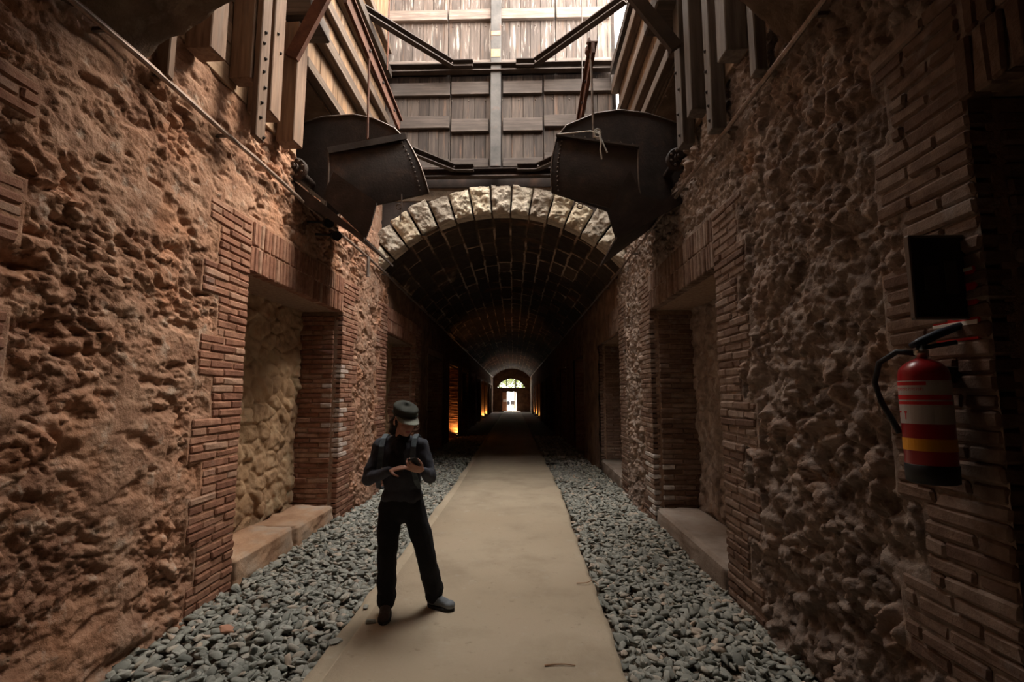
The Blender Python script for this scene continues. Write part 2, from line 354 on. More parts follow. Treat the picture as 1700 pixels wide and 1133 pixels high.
def wall_near(side):
    X = XL if side > 0 else XR; sd = 1 if side > 0 else 2
    y0, y1, dz = 1.55, 9.45, .0115
    ys = np.arange(y0, y1, .0115); zs = np.arange(-.16, 5.95, dz)
    Y, Z = np.meshgrid(ys, zs, indexing='ij'); y = Y.ravel(); z = Z.ravel()
    p = np.stack([y, z, np.full_like(y, 3.7*sd)], 1)
    wx = fbm(p*2.1, 3, sd)-.5; wz = fbm(p*2.1+9, 3, sd+5)-.5
    big = fbm(p*.8, 3, sd+2)-.5
    n1 = fbm(p*9, 5, sd+40)-.5; n2 = fbm(p*28, 4, sd+50)-.5
    if side > 0:
        q = np.stack([y*3.3+wx*1.4, z*4.6+wz*1.4], 1); f1, f2, cid = worley(q, 3)
        q2 = np.stack([y*8+wx*2.2, z*11+wz*2.2], 1); g1, g2, c2 = worley(q2, 13)
        expo = sstep(.40, .62, fbm(p*1.5+30, 4, 77))                 # 1 where the mortar has fallen out
        stone = sstep(.0, .34, f2-f1)
        d = .05*big + expo*(.045*stone*(.3+.8*cid)-.025) + (1-expo)*.02 + expo*.02*(sstep(0, .3, g2-g1)*c2-.4)
        pit = sstep(.70, .80, _h(np.floor(q2[:, 0]), np.floor(q2[:, 1]), np.zeros(len(y), np.int64), 5))*0
        hol = sstep(.60, .70, fbm(np.stack([y*3.2, z*6.5, p[:, 2]], 1), 3, 91)); d -= .06*hol
        m1 = fbm(np.stack([y*5.5+wx*1.2, z*8+wz*1.2, p[:, 2]], 1), 6, 66, .58)-.5
        m2 = fbm(np.stack([y*15, z*19, p[:, 2]], 1), 4, 68, .6)-.5
        chunk = (sstep(.0, .10, g2-g1)*(c2-.35))
        d = d*.62 + .20*np.clip(m1, -.5, .045)*(.55+.6*expo) + .055*np.clip(m2, -.5, .10)*(.5+.9*expo) + .03*chunk*expo + .016*n2
    else:
        q = np.stack([y*3.6+wx*1.8, z*4.2+wz*1.8], 1); f1, f2, cid = worley(q, 23)
        q2 = np.stack([y*8.5+wx*2.6, z*9.5+wz*2.6], 1); g1, g2, c2 = worley(q2, 33)
        expo = sstep(.34, .55, fbm(p*1.3+11, 4, 177))
        stone = np.sqrt(np.clip(sstep(.0, .42, f2-f1), 0, 1))
        low = sstep(3.4, 1.0, z)*.7+.5
        d = .05*big + expo*(.075*stone*(.25+.9*cid)-.04)*low + (1-expo)*.015 + expo*.035*(sstep(0, .35, g2-g1)*c2-.4)
        rid = sstep(.10, .03, np.abs(f2-f1))*(1-expo); d += .025*rid   # trowelled pointing ridges
        m1 = fbm(np.stack([y*6+wx*1.4, z*7+wz*1.4, p[:, 2]], 1), 6, 67, .58)-.5
        m2 = fbm(np.stack([y*15, z*17, p[:, 2]], 1), 4, 69, .6)-.5
        chunk = (sstep(.0, .12, g2-g1)*(c2-.35))
        d = d*.72 + .19*np.clip(m1, -.5, .09)*low + .085*np.clip(m2, -.5, .16) + .035*chunk*expo + .035*n2
    tint = np.clip(.5+.9*(cid-.5)*expo+.5*(c2-.5)*expo, 0, 1)
    # foot of the wall spreads a little
    d += .07*sstep(.35, 0., z)*(.5+n1)
    # flat under bricks
    mask = np.zeros(len(y), bool)
    for (a, b) in NICHE[:3]:
        for e, dr, sd2 in ((a, -1, 1), (b, 1, 2)):
            for (z0, z1, w) in QB[(side, round(a, 2), dr)]:
                lo, hi = (e-w-.03, e+.01) if dr < 0 else (e-.01, e+w+.03)
                mask |= (y > lo) & (y < hi) & (z > z0-.02) & (z < z1+.02)
        mask |= (y > a-.05) & (y < b+.05) & (z > NZ-.05) & (z < NZ+.56)
    mk = mask.reshape(Y.shape).astype(float)
    d = d*(1-mk.ravel()) + mk.ravel()*(.014+.012*n2)
    d = np.where(z > 4.72, np.minimum(d, 0)-.02, d)
    x = X+side*d
    kc = (Y[:-1, :-1]+Y[1:, 1:])/2; zc = (Z[:-1, :-1]+Z[1:, 1:])/2
    keep = ~in_rects(kc, zc, [(a, b, -1, NZ) for a, b in NICHE]+[(5.42, 6.8, 4.3, 5.72)])
    keep &= ~((kc < YO-.25) & (zc > 4.5)) & ~((kc > YA+.12) & (zc > 4.3))
    o = fastgrid('wall_left' if side > 0 else 'wall_right', np.stack([x, y, z], 1), len(ys), len(zs), M['rubL' if side > 0 else 'rubR'], keep, tint, flip=side > 0)
    return structure(o)
QB = {}
for side in (1, -1):
    for i, (a, b) in enumerate(NICHE[:3]):
        for dr in (-1, 1):
            QB[(side, round(a, 2), dr)] = quoin_blocks(-.1, 3.5, .63 if i else .52, .46 if i else .36, 100+i*7+dr+side*31)
wall_near(1); wall_near(-1)

def quoins():
    for side in (1, -1):
        X = XL if side > 0 else XR; n = (side, 0, 0)
        bm_ = M['brick'] if side > 0 else M['brickR']
        for i, (a, b) in enumerate(NICHE[:3]):
            for e, dr in ((a, -1), (b, 1)):
                if i == 0 and dr < 0: continue
                mb = MB(); k = 0
                for (z0, z1, w) in QB[(side, round(a, 2), dr)]:
                    brick_field(mb, (X, e, z0), (0, dr, 0), (0, 0, 1), n, w, z1-z0, endjit=.012, seed=hash((side, i, dr, k)) % 9999, proud=.028); k += 1
                # jamb facing along the passage
                brick_field(mb, (X-side*.105, e, -.1), (-side, 0, 0), (0, 0, 1), (0, -dr, 0), .56, NZ+.06, seed=31*i+dr+7*side, proud=.016, dep=.09)
                structure(mb.build('trim_1', bm_))
            mb = MB()
            brick_field(mb, (X, a+.0, NZ-.005), (0, 0, 1), (0, 1, 0), n, .26, b-a, bl=.30, stag=1., seed=5+i+side, proud=.03)
            brick_field(mb, (X, a+.03, NZ+.265), (0, 0, 1), (0, 1, 0), n, .25, b-a-.03, bl=.30, stag=1., seed=15+i+side, proud=.03)
            structure(mb.build('trim_2', bm_))
            # niche lining: jamb backing, soffit, back wall
            mb = MB(); xb = X-side*.62; t = .06
            for e, dr in ((a, -1), (b, 1)):
                mb.box(((X+xb)/2-side*.02, e+dr*(.045), NZ/2-.06), (abs(xb-X)-.06, .09, NZ+.12), bev=.002)
            mb.box(((X+xb)/2-side*.02, (a+b)/2, NZ+.09), (abs(xb-X)-.04, b-a, .18), bev=.01)
            structure(mb.build('wall_niche', M['mortar']))
            ys = np.arange(a-.05, b+.06, .02); zs = np.arange(-.12, NZ+.06, .02); Y, Z = np.meshgrid(ys, zs, indexing='ij')
            p = np.stack([Y.ravel(), Z.ravel(), np.full(Y.size, i*3.3+side)], 1)
            d = .12*(fbm(p*2.2, 5, 60)-.5)+.09*(fbm(p*8, 4, 61)-.5)
            f1, f2, cid = worley(np.stack([p[:, 0]*4, p[:, 1]*5], 1), 62); d += .045*sstep(0, .25, f2-f1)*cid+.05*(fbm(p*16, 3, 64)-.5)*sstep(.45, .55, fbm(p*1.7, 3, 63))
            structure(fastgrid('wall_niche_back', np.stack([xb+side*d, p[:, 0], p[:, 1]], 1), len(ys), len(zs), M['plaster'] if side > 0 else M['rubR'], flip=side > 0))
quoins()

# walls further in and behind the camera, with the niches carried on
def wall_far(side):
    X = XL if side > 0 else XR
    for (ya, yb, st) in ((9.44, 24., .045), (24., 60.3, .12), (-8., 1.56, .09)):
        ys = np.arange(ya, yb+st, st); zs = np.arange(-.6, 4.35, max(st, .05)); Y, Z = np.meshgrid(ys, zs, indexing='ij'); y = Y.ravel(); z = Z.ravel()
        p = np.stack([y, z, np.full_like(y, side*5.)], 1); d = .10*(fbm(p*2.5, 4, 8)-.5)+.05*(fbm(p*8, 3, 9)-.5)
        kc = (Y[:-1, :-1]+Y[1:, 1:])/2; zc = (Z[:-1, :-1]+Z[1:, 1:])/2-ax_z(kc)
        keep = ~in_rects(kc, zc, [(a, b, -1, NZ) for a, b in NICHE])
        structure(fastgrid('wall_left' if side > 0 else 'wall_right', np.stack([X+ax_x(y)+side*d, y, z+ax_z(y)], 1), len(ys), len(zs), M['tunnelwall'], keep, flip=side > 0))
    for i, (a, b) in enumerate(NICHE[3:]):
        mb = MB(); xs = X+float(ax_x(a)); dz = float(ax_z(a))
        c = xs-side*.3
        for e, dr in ((a, -1), (b, 1)): mb.box((c, e+dr*.06, NZ/2-.3+dz), (.62, .12, NZ+.6), bev=.01)
        mb.box((c, (a+b)/2, NZ+.09+dz), (.62, b-a, .18), bev=.01)
        mb.box((xs-side*.66, (a+b)/2, NZ/2-.3+dz), (.1, b-a+.2, NZ+.8), bev=.01)
        structure(mb.build('wall_niche', M['mortar']))
        if i < 4:
            mb = MB()
            brick_field(mb, (xs-side*.0, b, dz), (-side, 0, 0), (0, 0, 1), (0, -1, 0), .58, NZ, seed=i+50, proud=.016, dep=.06)
            structure(mb.build('trim_3', M['brick']))
wall_far(1); wall_far(-1)

# ------------------------------------------------------------------ vaults
TH = math.asin(HALF/RV)
def near_vault():
    th = np.linspace(-TH-.06, TH+.06, 150); ys = np.concatenate([np.arange(-8, 0, .25), np.arange(0, YO+.02, .035)])
    T, Y = np.meshgrid(th, ys, indexing='ij'); t = T.ravel(); y = Y.ravel()
    p = np.stack([t*3, y, np.full_like(y, 2.)], 1)
    ragged = .26*(fbm(np.stack([t*4, np.zeros_like(t), np.zeros_like(t)], 1), 4, 3)-.5)
    y = y+(ragged+.10*np.clip(1-(np.abs(t)/TH)**3, 0, 1)-.06)*sstep(YO-1.2, YO, y)
    d = .12*(fbm(p*1.6, 5, 21)-.5)+.09*(fbm(p*6, 5, 22, .6)-.5)+.03*(fbm(p*17, 3, 23)-.5)
    r = RV-d; P = np.stack([CX+r*np.sin(t), y, ZC+r*np.cos(t)], 1)
    nu, nv = len(th), len(ys)
    # lower skin, end face and upper skin
    A = P.reshape(nu, nv, 3); r2 = RV+.42
    B = np.stack([CX+r2*np.sin(T), A[:, :, 1], ZC+r2*np.cos(T)], 2)
    e = []
    for k in range(1, 8):
        w = k/8.; mid = A[:, -1]*(1-w)+B[:, -1]*w
        mid[:, 1] += .12*(fbm(np.stack([th*9, np.full(nu, w*3), np.zeros(nu)], 1), 4, 4)-.5); e.append(mid)
    E_ = np.stack(e, 1)
    full = np.concatenate([A, E_, B[:, ::-1]], 1)
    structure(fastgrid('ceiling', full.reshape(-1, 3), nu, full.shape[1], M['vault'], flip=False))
near_vault()
def tunnel_vault(ya, yb, sy, nth, seed):
    th = np.linspace(-TH-.03, TH+.03, nth); ys = np.arange(ya, yb+sy, sy); T, Y = np.meshgrid(th, ys, indexing='ij'); t = T.ravel(); y = Y.ravel()
    s = t*RV; bw, bl = .345, .95
    p = np.stack([s, y, np.full_like(y, 1.)], 1); w = (fbm(p*3, 3, 31)-.5)*.05
    col = np.floor((s+w+bw*.5)/bw); fs = np.abs(((s+w+bw*.5)/bw) % 1-.5)*bw
    yy = y+w+_h(col, col*0, col*0, 5)*bl; row = np.floor(yy/bl); fy = np.abs((yy/bl) % 1-.5)*bl
    j1 = sstep(.140, .152, fs); j2 = sstep(bl/2-.034, bl/2-.020, fy)
    miss = sstep(.42, .60, fbm(p*1.3, 4, 33))                      # joints worn away here and there
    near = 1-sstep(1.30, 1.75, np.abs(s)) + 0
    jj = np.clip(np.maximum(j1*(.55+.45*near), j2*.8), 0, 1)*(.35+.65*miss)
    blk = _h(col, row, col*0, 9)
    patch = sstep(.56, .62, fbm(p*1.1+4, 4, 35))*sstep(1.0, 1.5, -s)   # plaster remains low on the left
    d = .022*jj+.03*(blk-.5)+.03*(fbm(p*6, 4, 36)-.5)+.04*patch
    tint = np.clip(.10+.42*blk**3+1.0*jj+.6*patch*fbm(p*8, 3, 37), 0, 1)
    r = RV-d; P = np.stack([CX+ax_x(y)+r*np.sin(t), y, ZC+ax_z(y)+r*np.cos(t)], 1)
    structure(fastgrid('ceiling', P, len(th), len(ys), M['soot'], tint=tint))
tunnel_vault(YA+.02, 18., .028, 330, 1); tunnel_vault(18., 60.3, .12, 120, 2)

# stone arch ring: each voussoir a part
arch = empty('stone_arch', (CX, YA-.1, 4.1), 'pale rough stone arch ring over the mouth of the dark tunnel', 'arch')
arch.name = 'trim_4'; arch['kind'] = 'structure'
edges = np.linspace(-TH-.02, TH+.02, 16)
for k in range(15):
    t0, t1 = edges[k]+.006, edges[k+1]-.006; r = random.Random(k+3); ro = RV+.51+r.uniform(-.06, .06); ri = RV-.03+r.uniform(-.012, .012)
    nu, nv = 22, 34
    tt = np.linspace(t0, t1, nu)[:, None]; rr = np.linspace(ri, ro, nv)[None, :]
    uu = np.linspace(-1, 1, nu)[:, None]; vv = np.linspace(-1, 1, nv)[None, :]
    pil = (1-np.abs(uu)**8)*(1-np.abs(vv)**10)
    base = np.stack([np.broadcast_to(CX+rr*np.sin(tt), (nu, nv)), np.zeros((nu, nv)), np.broadcast_to(ZC+rr*np.cos(tt), (nu, nv))], 2)
    nz = (fbm(base.reshape(-1, 3)*7+k*5, 5, 44)-.5).reshape(nu, nv)
    nz2 = (fbm(base.reshape(-1, 3)*22+k, 3, 45)-.5).reshape(nu, nv); base[:, :, 1] = YA-.06-.05*pil-.20*nz-.05*nz2+r.uniform(-.02, .02)
    back = base.copy(); back[:, :, 1] = YA+.22
    mb = MB(); mb.grid(base.reshape(-1, 3), nu, nv, np.full(nu*nv, r.random()))
    def strip(a, b): mb.grid(np.stack([a, b], 1).reshape(-1, 3), len(a), 2, np.full(2*len(a), .5))
    strip(base[0], back[0]); strip(base[-1], back[-1]); strip(base[:, 0], back[:, 0]); strip(base[:, -1], back[:, -1]); strip(back[0], back[-1])
    mb.build('voussoir', M['voussoir'], arch, True)
# spandrel over the ring to the steel beam, coloured dark as a shadowed void
mb = MB(); ths = np.linspace(-TH-.03, TH+.03, 60)
def sp(y):
    out = []
    for t in ths: out.append([(CX+(RV+.12)*math.sin(t), y, ZC+(RV+.12)*math.cos(t)), (CX+(RV+.12)*math.sin(t)*1.0, y, 6.0)])
    return np.array(out)
mb.grid(sp(YA+.17).reshape(-1, 3), 60, 2); mb.grid(sp(YA+.30).reshape(-1, 3), 60, 2)
for sx in (-1, 1):
    x0 = CX+sx*(RV+.12)*math.sin(TH+.03); mb.box((x0+sx*.12, YA+.13, 5.05), (.4, .23, 2.0), bev=.01)
structure(mb.build('wall_arch', M['steel']))

# ------------------------------------------------------------------ floor, path, beds
def floor_mesh():
    mb = MB(); ys = np.concatenate([np.arange(-8, 9, .5), np.arange(9, 60.6, 1.5)]); xs = np.linspace(-3.6, 2.7, 10); Y, X = np.meshgrid(ys, xs, indexing='ij')
    y = Y.ravel(); P = np.stack([X.ravel()+ax_x(y), y, -.115+ax_z(y)], 1); structure(fastgrid('floor', P, len(ys), len(xs), M['dirt'], flip=True))
    ys = np.concatenate([np.arange(-8, 1.5, .3), np.arange(1.5, 14, .05), np.arange(14, 60.6, .6)]); n = len(ys); o = []
    z = np.zeros(n)
    el = -1.40+.05*(fbm(np.stack([ys*1.3, z, z], 1), 4, 71)-.5)+.04*(fbm(np.stack([ys*7, z, z], 1), 3, 72)-.5)
    er = .64+.05*(fbm(np.stack([ys*1.1, z+5, z], 1), 4, 73)-.5)+.05*(fbm(np.stack([ys*6, z+5, z], 1), 3, 74)-.5)
    cols = []
    for (x, h) in ((el-.02, -.2), (el, -.035), (el+.02, -.01), (el*0-1.285, -.006), (el*0-1.277, -.016), (el*0-1.262, -.016), (el*0-1.254, .0), (el*0-.8, .0), (el*0-.3, .004), (el*0+.2, .002), (er-.05, .0), (er-.012, -.012), (er, -.05), (er+.005, -.2)):
        hz = h+(.004*(fbm(np.stack([ys*3, x, z], 1), 3, 75)-.5) if h > -.1 else 0)
        cols.append(np.stack([x+ax_x(ys), ys, hz+ax_z(ys)], 1))
    P = np.stack(cols, 1)
    structure(fastgrid('floor', P.reshape(-1, 3), n, len(cols), M['path'], flip=True, smooth=False))
    return ys, el, er
ysE, EL, ER = floor_mesh()
def hull(seed):
    r = np.random.RandomState(seed); p = r.normal(size=(15, 3)); p /= np.linalg.norm(p, axis=1)[:, None]; p *= np.array([.5, .36, .17])*r.uniform(.85, 1.1, (15, 1))
    bm = bmesh.new(); [bm.verts.new(q) for q in p]; g = bmesh.ops.convex_hull(bm, input=bm.verts)
    bmesh.ops.delete(bm, geom=[v for v in bm.verts if not v.link_faces], context='VERTS')
    bmesh.ops.bevel(bm, geom=list(bm.edges), offset=.025, segments=1, affect='EDGES')
    bmesh.ops.triangulate(bm, faces=bm.faces); bm.verts.ensure_lookup_table(); bm.verts.index_update()
    v = np.array([q.co[:] for q in bm.verts]); f = np.array([[q.index for q in ff.verts] for ff in bm.faces]); bm.free(); return v, f
HULLS = [hull(s) for s in range(10)]
def rotm(a, b, c):
    ca, sa, cb, sb, cc, sc = math.cos(a), math.sin(a), math.cos(b), math.sin(b), math.cos(c), math.sin(c)
    return np.array([[cc, -sc, 0], [sc, cc, 0], [0, 0, 1]])@np.array([[cb, 0, sb], [0, 1, 0], [-sb, 0, cb]])@np.array([[1, 0, 0], [0, ca, -sa], [0, sa, ca]])
def gravel(side, label):
    r = np.random.RandomState(5+side); VV = []; FF = []; TT = []; nb = 0
    for (ya, yb, dens, sc) in ((1.7, 7., 540, 1.), (7., 12.5, 440, 1.0), (12.5, 22, 160, 1.3)):
        n = int((yb-ya)*1.4*dens)
        for k in range(n):
            y = r.uniform(ya, yb); e = np.interp(y, ysE, EL if side > 0 else ER)
            if side > 0: x = r.uniform(XL+.0, e+.01)
            else: x = r.uniform(e+.03, XR-.0)
            v, f = HULLS[r.randint(10)]; s = sc*r.uniform(.07, .135)
            R_ = rotm(r.normal(0, .38), r.normal(0, .38), r.uniform(0, 6.3))
            z = -.085+r.uniform(0, .05)+.02*math.sin(y*2.3+x*3)+float(ax_z(y))
            VV.append((v*s)@R_.T+np.array([x+float(ax_x(y)), y, z])); FF.append(f+nb); nb += len(v); TT.append(np.full(len(v), r.rand()))
    V = np.concatenate(VV); F = np.concatenate(FF); me = bpy.data.meshes.new('gravel_bed')
    me.vertices.add(len(V)); me.vertices.foreach_set('co', V.ravel()); me.loops.add(F.size); me.loops.foreach_set('vertex_index', F.ravel().astype(np.int32))
    me.polygons.add(len(F)); me.polygons.foreach_set('loop_start', np.arange(0, F.size, 3, dtype=np.int32)); me.update(calc_edges=True)
    at = me.attributes.new('tint', 'FLOAT', 'POINT'); at.data.foreach_set('value', np.concatenate(TT))
    o = finish('gravel_bed', me, M['gravel']); props(o, label, 'gravel', kind='stuff')
gravel(1, 'bed of grey-green slate gravel between the path and the left wall')
gravel(-1, 'bed of grey-green slate gravel between the path and the right wall')
M['orange_stone'] = plain('orange_stone', (.50, .25, .16), .85)
def chip(x, y, z, s, m, label, cat='stone', tint=.4, hid=0, flat=1., g=None, rot=0):
    v, f = HULLS[hid]; mb = MB(); mb.add((v*np.array([1, 1, flat])*s)@rotm(.1, .12, rot).T+np.array([x, y, z]), f.tolist(), tint)
    props(mb.build('stone_chip', m), label, cat, g)
chip(-2.26, 3.80, -.012, .17, M['orange_stone'], 'orange-pink flat stone chip lying on the left gravel bed', hid=2, rot=.6)
chip(-1.20, 3.90, .012, .10, M['gravel'], 'grey slate chip strayed onto the path edge just behind the standing person', hid=1, rot=.3)
chip(-1.33, 4.18, .0, .10, M['gravel'], 'grey slate chip on the path margin left of the standing person', hid=4, rot=2.)
chip(-1.36, 3.62, .0, .12, M['gravel'], 'large grey slate chip at the path margin in front of the standing person', hid=6, tint=.7, rot=1.)
# stone sills of the niches
def slab(pts_y, X0, X1, z0, z1, m, label, seed):
    a, b = pts_y; nx, ny, nz = 16, 40, 6; mb = MB(); r = seed
    def disp(P):
        n = fbm(P*5+r, 4, 80)[:, None]-.5; n2 = fbm(P*14+r, 3, 81)[:, None]-.5
        c = np.array([(X0+X1)/2, (a+b)/2, (z0+z1)/2]); dv = P-c; dv /= np.linalg.norm(dv, axis=1)[:, None]; return P+dv*(n*.09+n2*.03)
    bm = bmesh.new(); bmesh.ops.create_cube(bm, size=1.)
    for v in bm.verts: v.co = Vector(((X0+X1)/2+v.co.x*abs(X1-X0), (a+b)/2+v.co.y*(b-a), (z0+z1)/2+v.co.z*(z1-z0)))
    bmesh.ops.bevel(bm, geom=list(bm.edges), offset=.022, segments=2, affect='EDGES')
    bmesh.ops.subdivide_edges(bm, edges=[e for e in bm.edges if e.calc_length() > .2], cuts=14, use_grid_fill=True)
    bmesh.ops.triangulate(bm, faces=bm.faces)
    P = disp(np.array([v.co[:] for v in bm.verts]))
    for v, q in zip(bm.verts, P): v.co = Vector(q)
    me = bpy.data.meshes.new('stone_sill'); bm.to_mesh(me); bm.free()
    props(finish('stone_sill', me, m, None, True), label, 'stone slab', 'stone sills in the wall niches')
slab((4.66, 5.845), -3.3, -2.75, -.1, .20, M['slab'], 'worn reddish stone sill in the left niche, nearer half before the crack', 1.)
slab((5.855, 7.0), -3.3, -2.73, -.1, .185, M['slab'], 'worn reddish stone sill in the left niche, farther half beyond the crack', 4.)
slab((4.66, 7.0), 1.83, 2.42, -.1, .18, M['slabR'], 'grey-brown stone sill filling the foot of the near right niche', 8.)
slab((9.46, 11.8), 1.82, 2.4, -.1, .20, M['slabR'], 'stone sill of the second right niche at the edge of the tunnel dark', 12.)
# twigs
for pts, lab in (([(.12, 3.335, .010), (.18, 3.345, .012), (.25, 3.35, .012), (.32, 3.34, .010)], 'short straw-coloured twig lying on the path close to the camera'),
                 ([(.47, 4.70, .012), (.56, 4.69, .02), (.63, 4.76, .022), (.67, 4.68, .006)], 'pale forked twig lying across the right edge of the path')):
    mb = MB(); mb.tube(pts, [.006, .005, .004, .003][:len(pts)], 6); props(mb.build('twig', M['slab']), lab, 'twig')

# ------------------------------------------------------------------ timber lining of the shaft
def boards(mb, o, u, v, n, L, Hh, bw=.215, th=.035, gap=.006, seed=0, jitter=.012):
    r = random.Random(seed); o, u, v, n = [np.array(q, float) for q in (o, u, v, n)]; p = 0.
    while p < L-.02:
        w = min(bw*r.uniform(.9, 1.1), L-p); top = Hh-r.uniform(0, jitter)
        mb.box(o+u*(p+w/2)+v*(top/2)+n*(th/2+r.uniform(-.004, .004)), (w-gap, top, th), (u, v, n), .004, r.random()); p += w
far = empty('plank_wall', (CX, 9.0, 6.0), 'tall grey plank wall with battens closing the shaft above the stone arch', 'plank wall')
YF = 8.93
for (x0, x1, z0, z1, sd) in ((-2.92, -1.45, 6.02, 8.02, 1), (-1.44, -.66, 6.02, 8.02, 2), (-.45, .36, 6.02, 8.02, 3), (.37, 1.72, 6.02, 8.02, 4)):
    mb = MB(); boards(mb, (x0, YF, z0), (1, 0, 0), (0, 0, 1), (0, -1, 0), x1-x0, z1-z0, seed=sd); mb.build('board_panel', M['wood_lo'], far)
for (x0, x1, sd) in ((-2.92, -1.52, 5), (-1.51, -.62, 6), (-.5, .62, 7), (.63, 1.72, 8)):
    mb = MB(); boards(mb, (x0, YF, 8.12), (1, 0, 0), (0, 0, 1), (0, -1, 0), x1-x0, 3.9, seed=sd); mb.build('board_panel', M['wood_v'], far)
def batten(x0, x1, z0, z1, proud=.07, m='wood_h', t=.5):
    mb = MB(); mb.box(((x0+x1)/2, YF-.035-proud/2, (z0+z1)/2), (x1-x0, proud, z1-z0), bev=.007, jit=.004, tint=t); mb.build('batten', M[m], far)
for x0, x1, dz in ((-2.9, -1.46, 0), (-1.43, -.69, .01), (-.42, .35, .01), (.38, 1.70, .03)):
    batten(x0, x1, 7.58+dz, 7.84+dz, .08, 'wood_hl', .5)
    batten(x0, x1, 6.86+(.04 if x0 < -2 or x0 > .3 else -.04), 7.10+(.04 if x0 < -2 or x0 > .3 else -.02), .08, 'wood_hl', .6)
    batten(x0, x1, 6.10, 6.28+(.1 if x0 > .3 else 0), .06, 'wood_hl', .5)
for x0, x1 in ((-2.9, -1.53), (-1.50, -.66), (-.46, .6), (.64, 1.7)):
    batten(x0, x1, 9.17, 9.39, .09, 'wood_h', .8); batten(x0, x1, 8.13, 8.30, .09, 'wood_h', .6); batten(x0, x1, 9.95, 10.1, .09, 'wood_h', .6)
mb = MB(); mb.box((-.555, YF-.14, 9.0), (.20, .16, 5.9), bev=.01)
for z, h in ((8.36, .17), (8.78, .09)): mb.box((-.555, YF-.222, z), (.18, .012, h), bev=.002, mi=1)
mb.build('post', [M['steel_grey'], M['primer']], far)
mb = MB()
for k in range(14):
    x = -2.75+k*.33
    for z in (9.08, 7.5): mb.lathe([(.014, 0), (.012, .012), (.003, .016)], (x, YF-.036, z), (0, -1, 0), 7)
mb.build('nail_heads', M['steel_edge'], far)
UPROF = [(-.075, -.08), (-.075, .08), (.06, .08), (.06, .06), (-.055, .06), (-.055, -.06), (.06, -.06), (.06, -.08)]
def channel(pts, label, m='steel_brown', flip=False, cat='steel beam', group=None, sc=1., name='steel_beam', par=None):
    mb = MB(); pr = [(x*sc*(-1 if flip else 1), y*sc) for x, y in UPROF]
    for a, b in zip(pts[:-1], pts[1:]): mb.extr(pr, a, b)
    return props(mb.build(name, M[m]), label, cat, group)
ZB = 8.06
channel([(-2.92, 8.72, ZB), (1.82, 8.72, ZB)], 'long horizontal steel beam across the middle of the far plank wall', 'steel_brown')
channel([(-2.92, 8.74, 5.93), (1.82, 8.74, 5.93)], 'long horizontal steel beam just above the stone arch', 'steel')
g = 'bent steel corner braces of the shaft'
channel([(-.99, 8.62, ZB+.02), (-1.38, 8.62, ZB+.02), (-2.74, 7.16, ZB+.02)], 'bent steel brace in the upper left corner of the shaft', 'steel_brown', True, 'steel brace', g, .85, name='corner_brace')
channel([(-.16, 8.62, ZB+.02), (.20, 8.62, ZB+.02), (1.62, 7.14, ZB+.02)], 'bent steel brace in the upper right corner of the shaft', 'steel_brown', False, 'steel brace', g, .85, name='corner_brace')
channel([(-.96, 8.64, 5.99), (-1.32, 8.64, 5.99), (-2.74, 7.2, 5.99)], 'bent steel brace low on the left, behind the left ore gate', 'steel_brown', 1, 'steel brace', g, .8, name='corner_brace')
channel([(-.14, 8.64, 5.99), (.24, 8.64, 5.99), (1.70, 7.2, 5.99)], 'bent steel brace low on the right, behind the right ore gate', 'steel_brown', 0, 'steel brace', g, .8, name='corner_brace')

def side_wall(side):
    X = XL-.02 if side > 0 else XR-.0; top = 13. if side > 0 else 8.1; n = (side, 0, 0)
    lab = 'amber plank wall with long battens along the left side of the shaft' if side > 0 else 'brown plank wall with long battens along the right side of the shaft'
    t = empty('plank_wall', (X, 7.1, 5.75), lab, 'plank wall')
    ye = 8.84 if side > 0 else 8.80
    mb = MB(); boards(mb, (X, 5.38, 5.76), (0, 1, 0), (0, 0, 1), n, ye-5.38, top-5.76, bw=.2, seed=20+side, jitter=.03); mb.build('board_panel', M['wood_gold' if side > 0 else 'wood_brown'], t)
    zs = ((5.80, .15, .10, 5.4), (6.42, .17, .13, 5.62), (7.02, .16, .10, 5.4), (7.55, .17, .12, 6.0), (8.55, .16, .1, 5.4)) if side > 0 else ((5.82, .15, .10, 5.4), (6.22, .15, .11, 5.7), (6.85, .18, .13, 5.6), (7.62, .2, .12, 5.4), (8.02, .14, .12, 5.4))
    for z, h, d, ys in zs:
        mb = MB(); mb.box((X+side*(.037+d/2), (ys+ye)/2, z), (d, ye-ys, h), bev=.01, jit=.01, tint=.5); mb.build('batten', M['wood_hy'], t)
    channel([(X+side*.12, 5.5, ZB-.12), (X+side*.12, 8.7, ZB-.12)], 'horizontal steel beam along the %s plank wall of the shaft' % ('left' if side > 0 else 'right'), 'steel_brown', side > 0)
    # horizontal lagging boards beside the posts
    t2 = empty('board_lining', (X, 4.3, 4.6), 'horizontal board lining behind the timber posts on the %s wall' % ('left' if side > 0 else 'right'), 'board lining')
    mb = MB(); boards(mb, (X+side*.0, 3.45, 4.58), (0, 0, 1), (0, 1, 0), n, 2.6, 1.95, bw=.2, th=.05, seed=40+side); mb.build('board_panel', M['wood_lag'], t2)
    mb = MB(); boards(mb, (X-side*.02, 3.40, 7.18), (0, 0, 1), (0, 1, 0), n, top-7.18 if side > 0 else .9, 2.0, bw=.2, th=.05, seed=44+side); mb.build('board_panel', M['wood_lag'], t2)
side_wall(1); side_wall(-1)
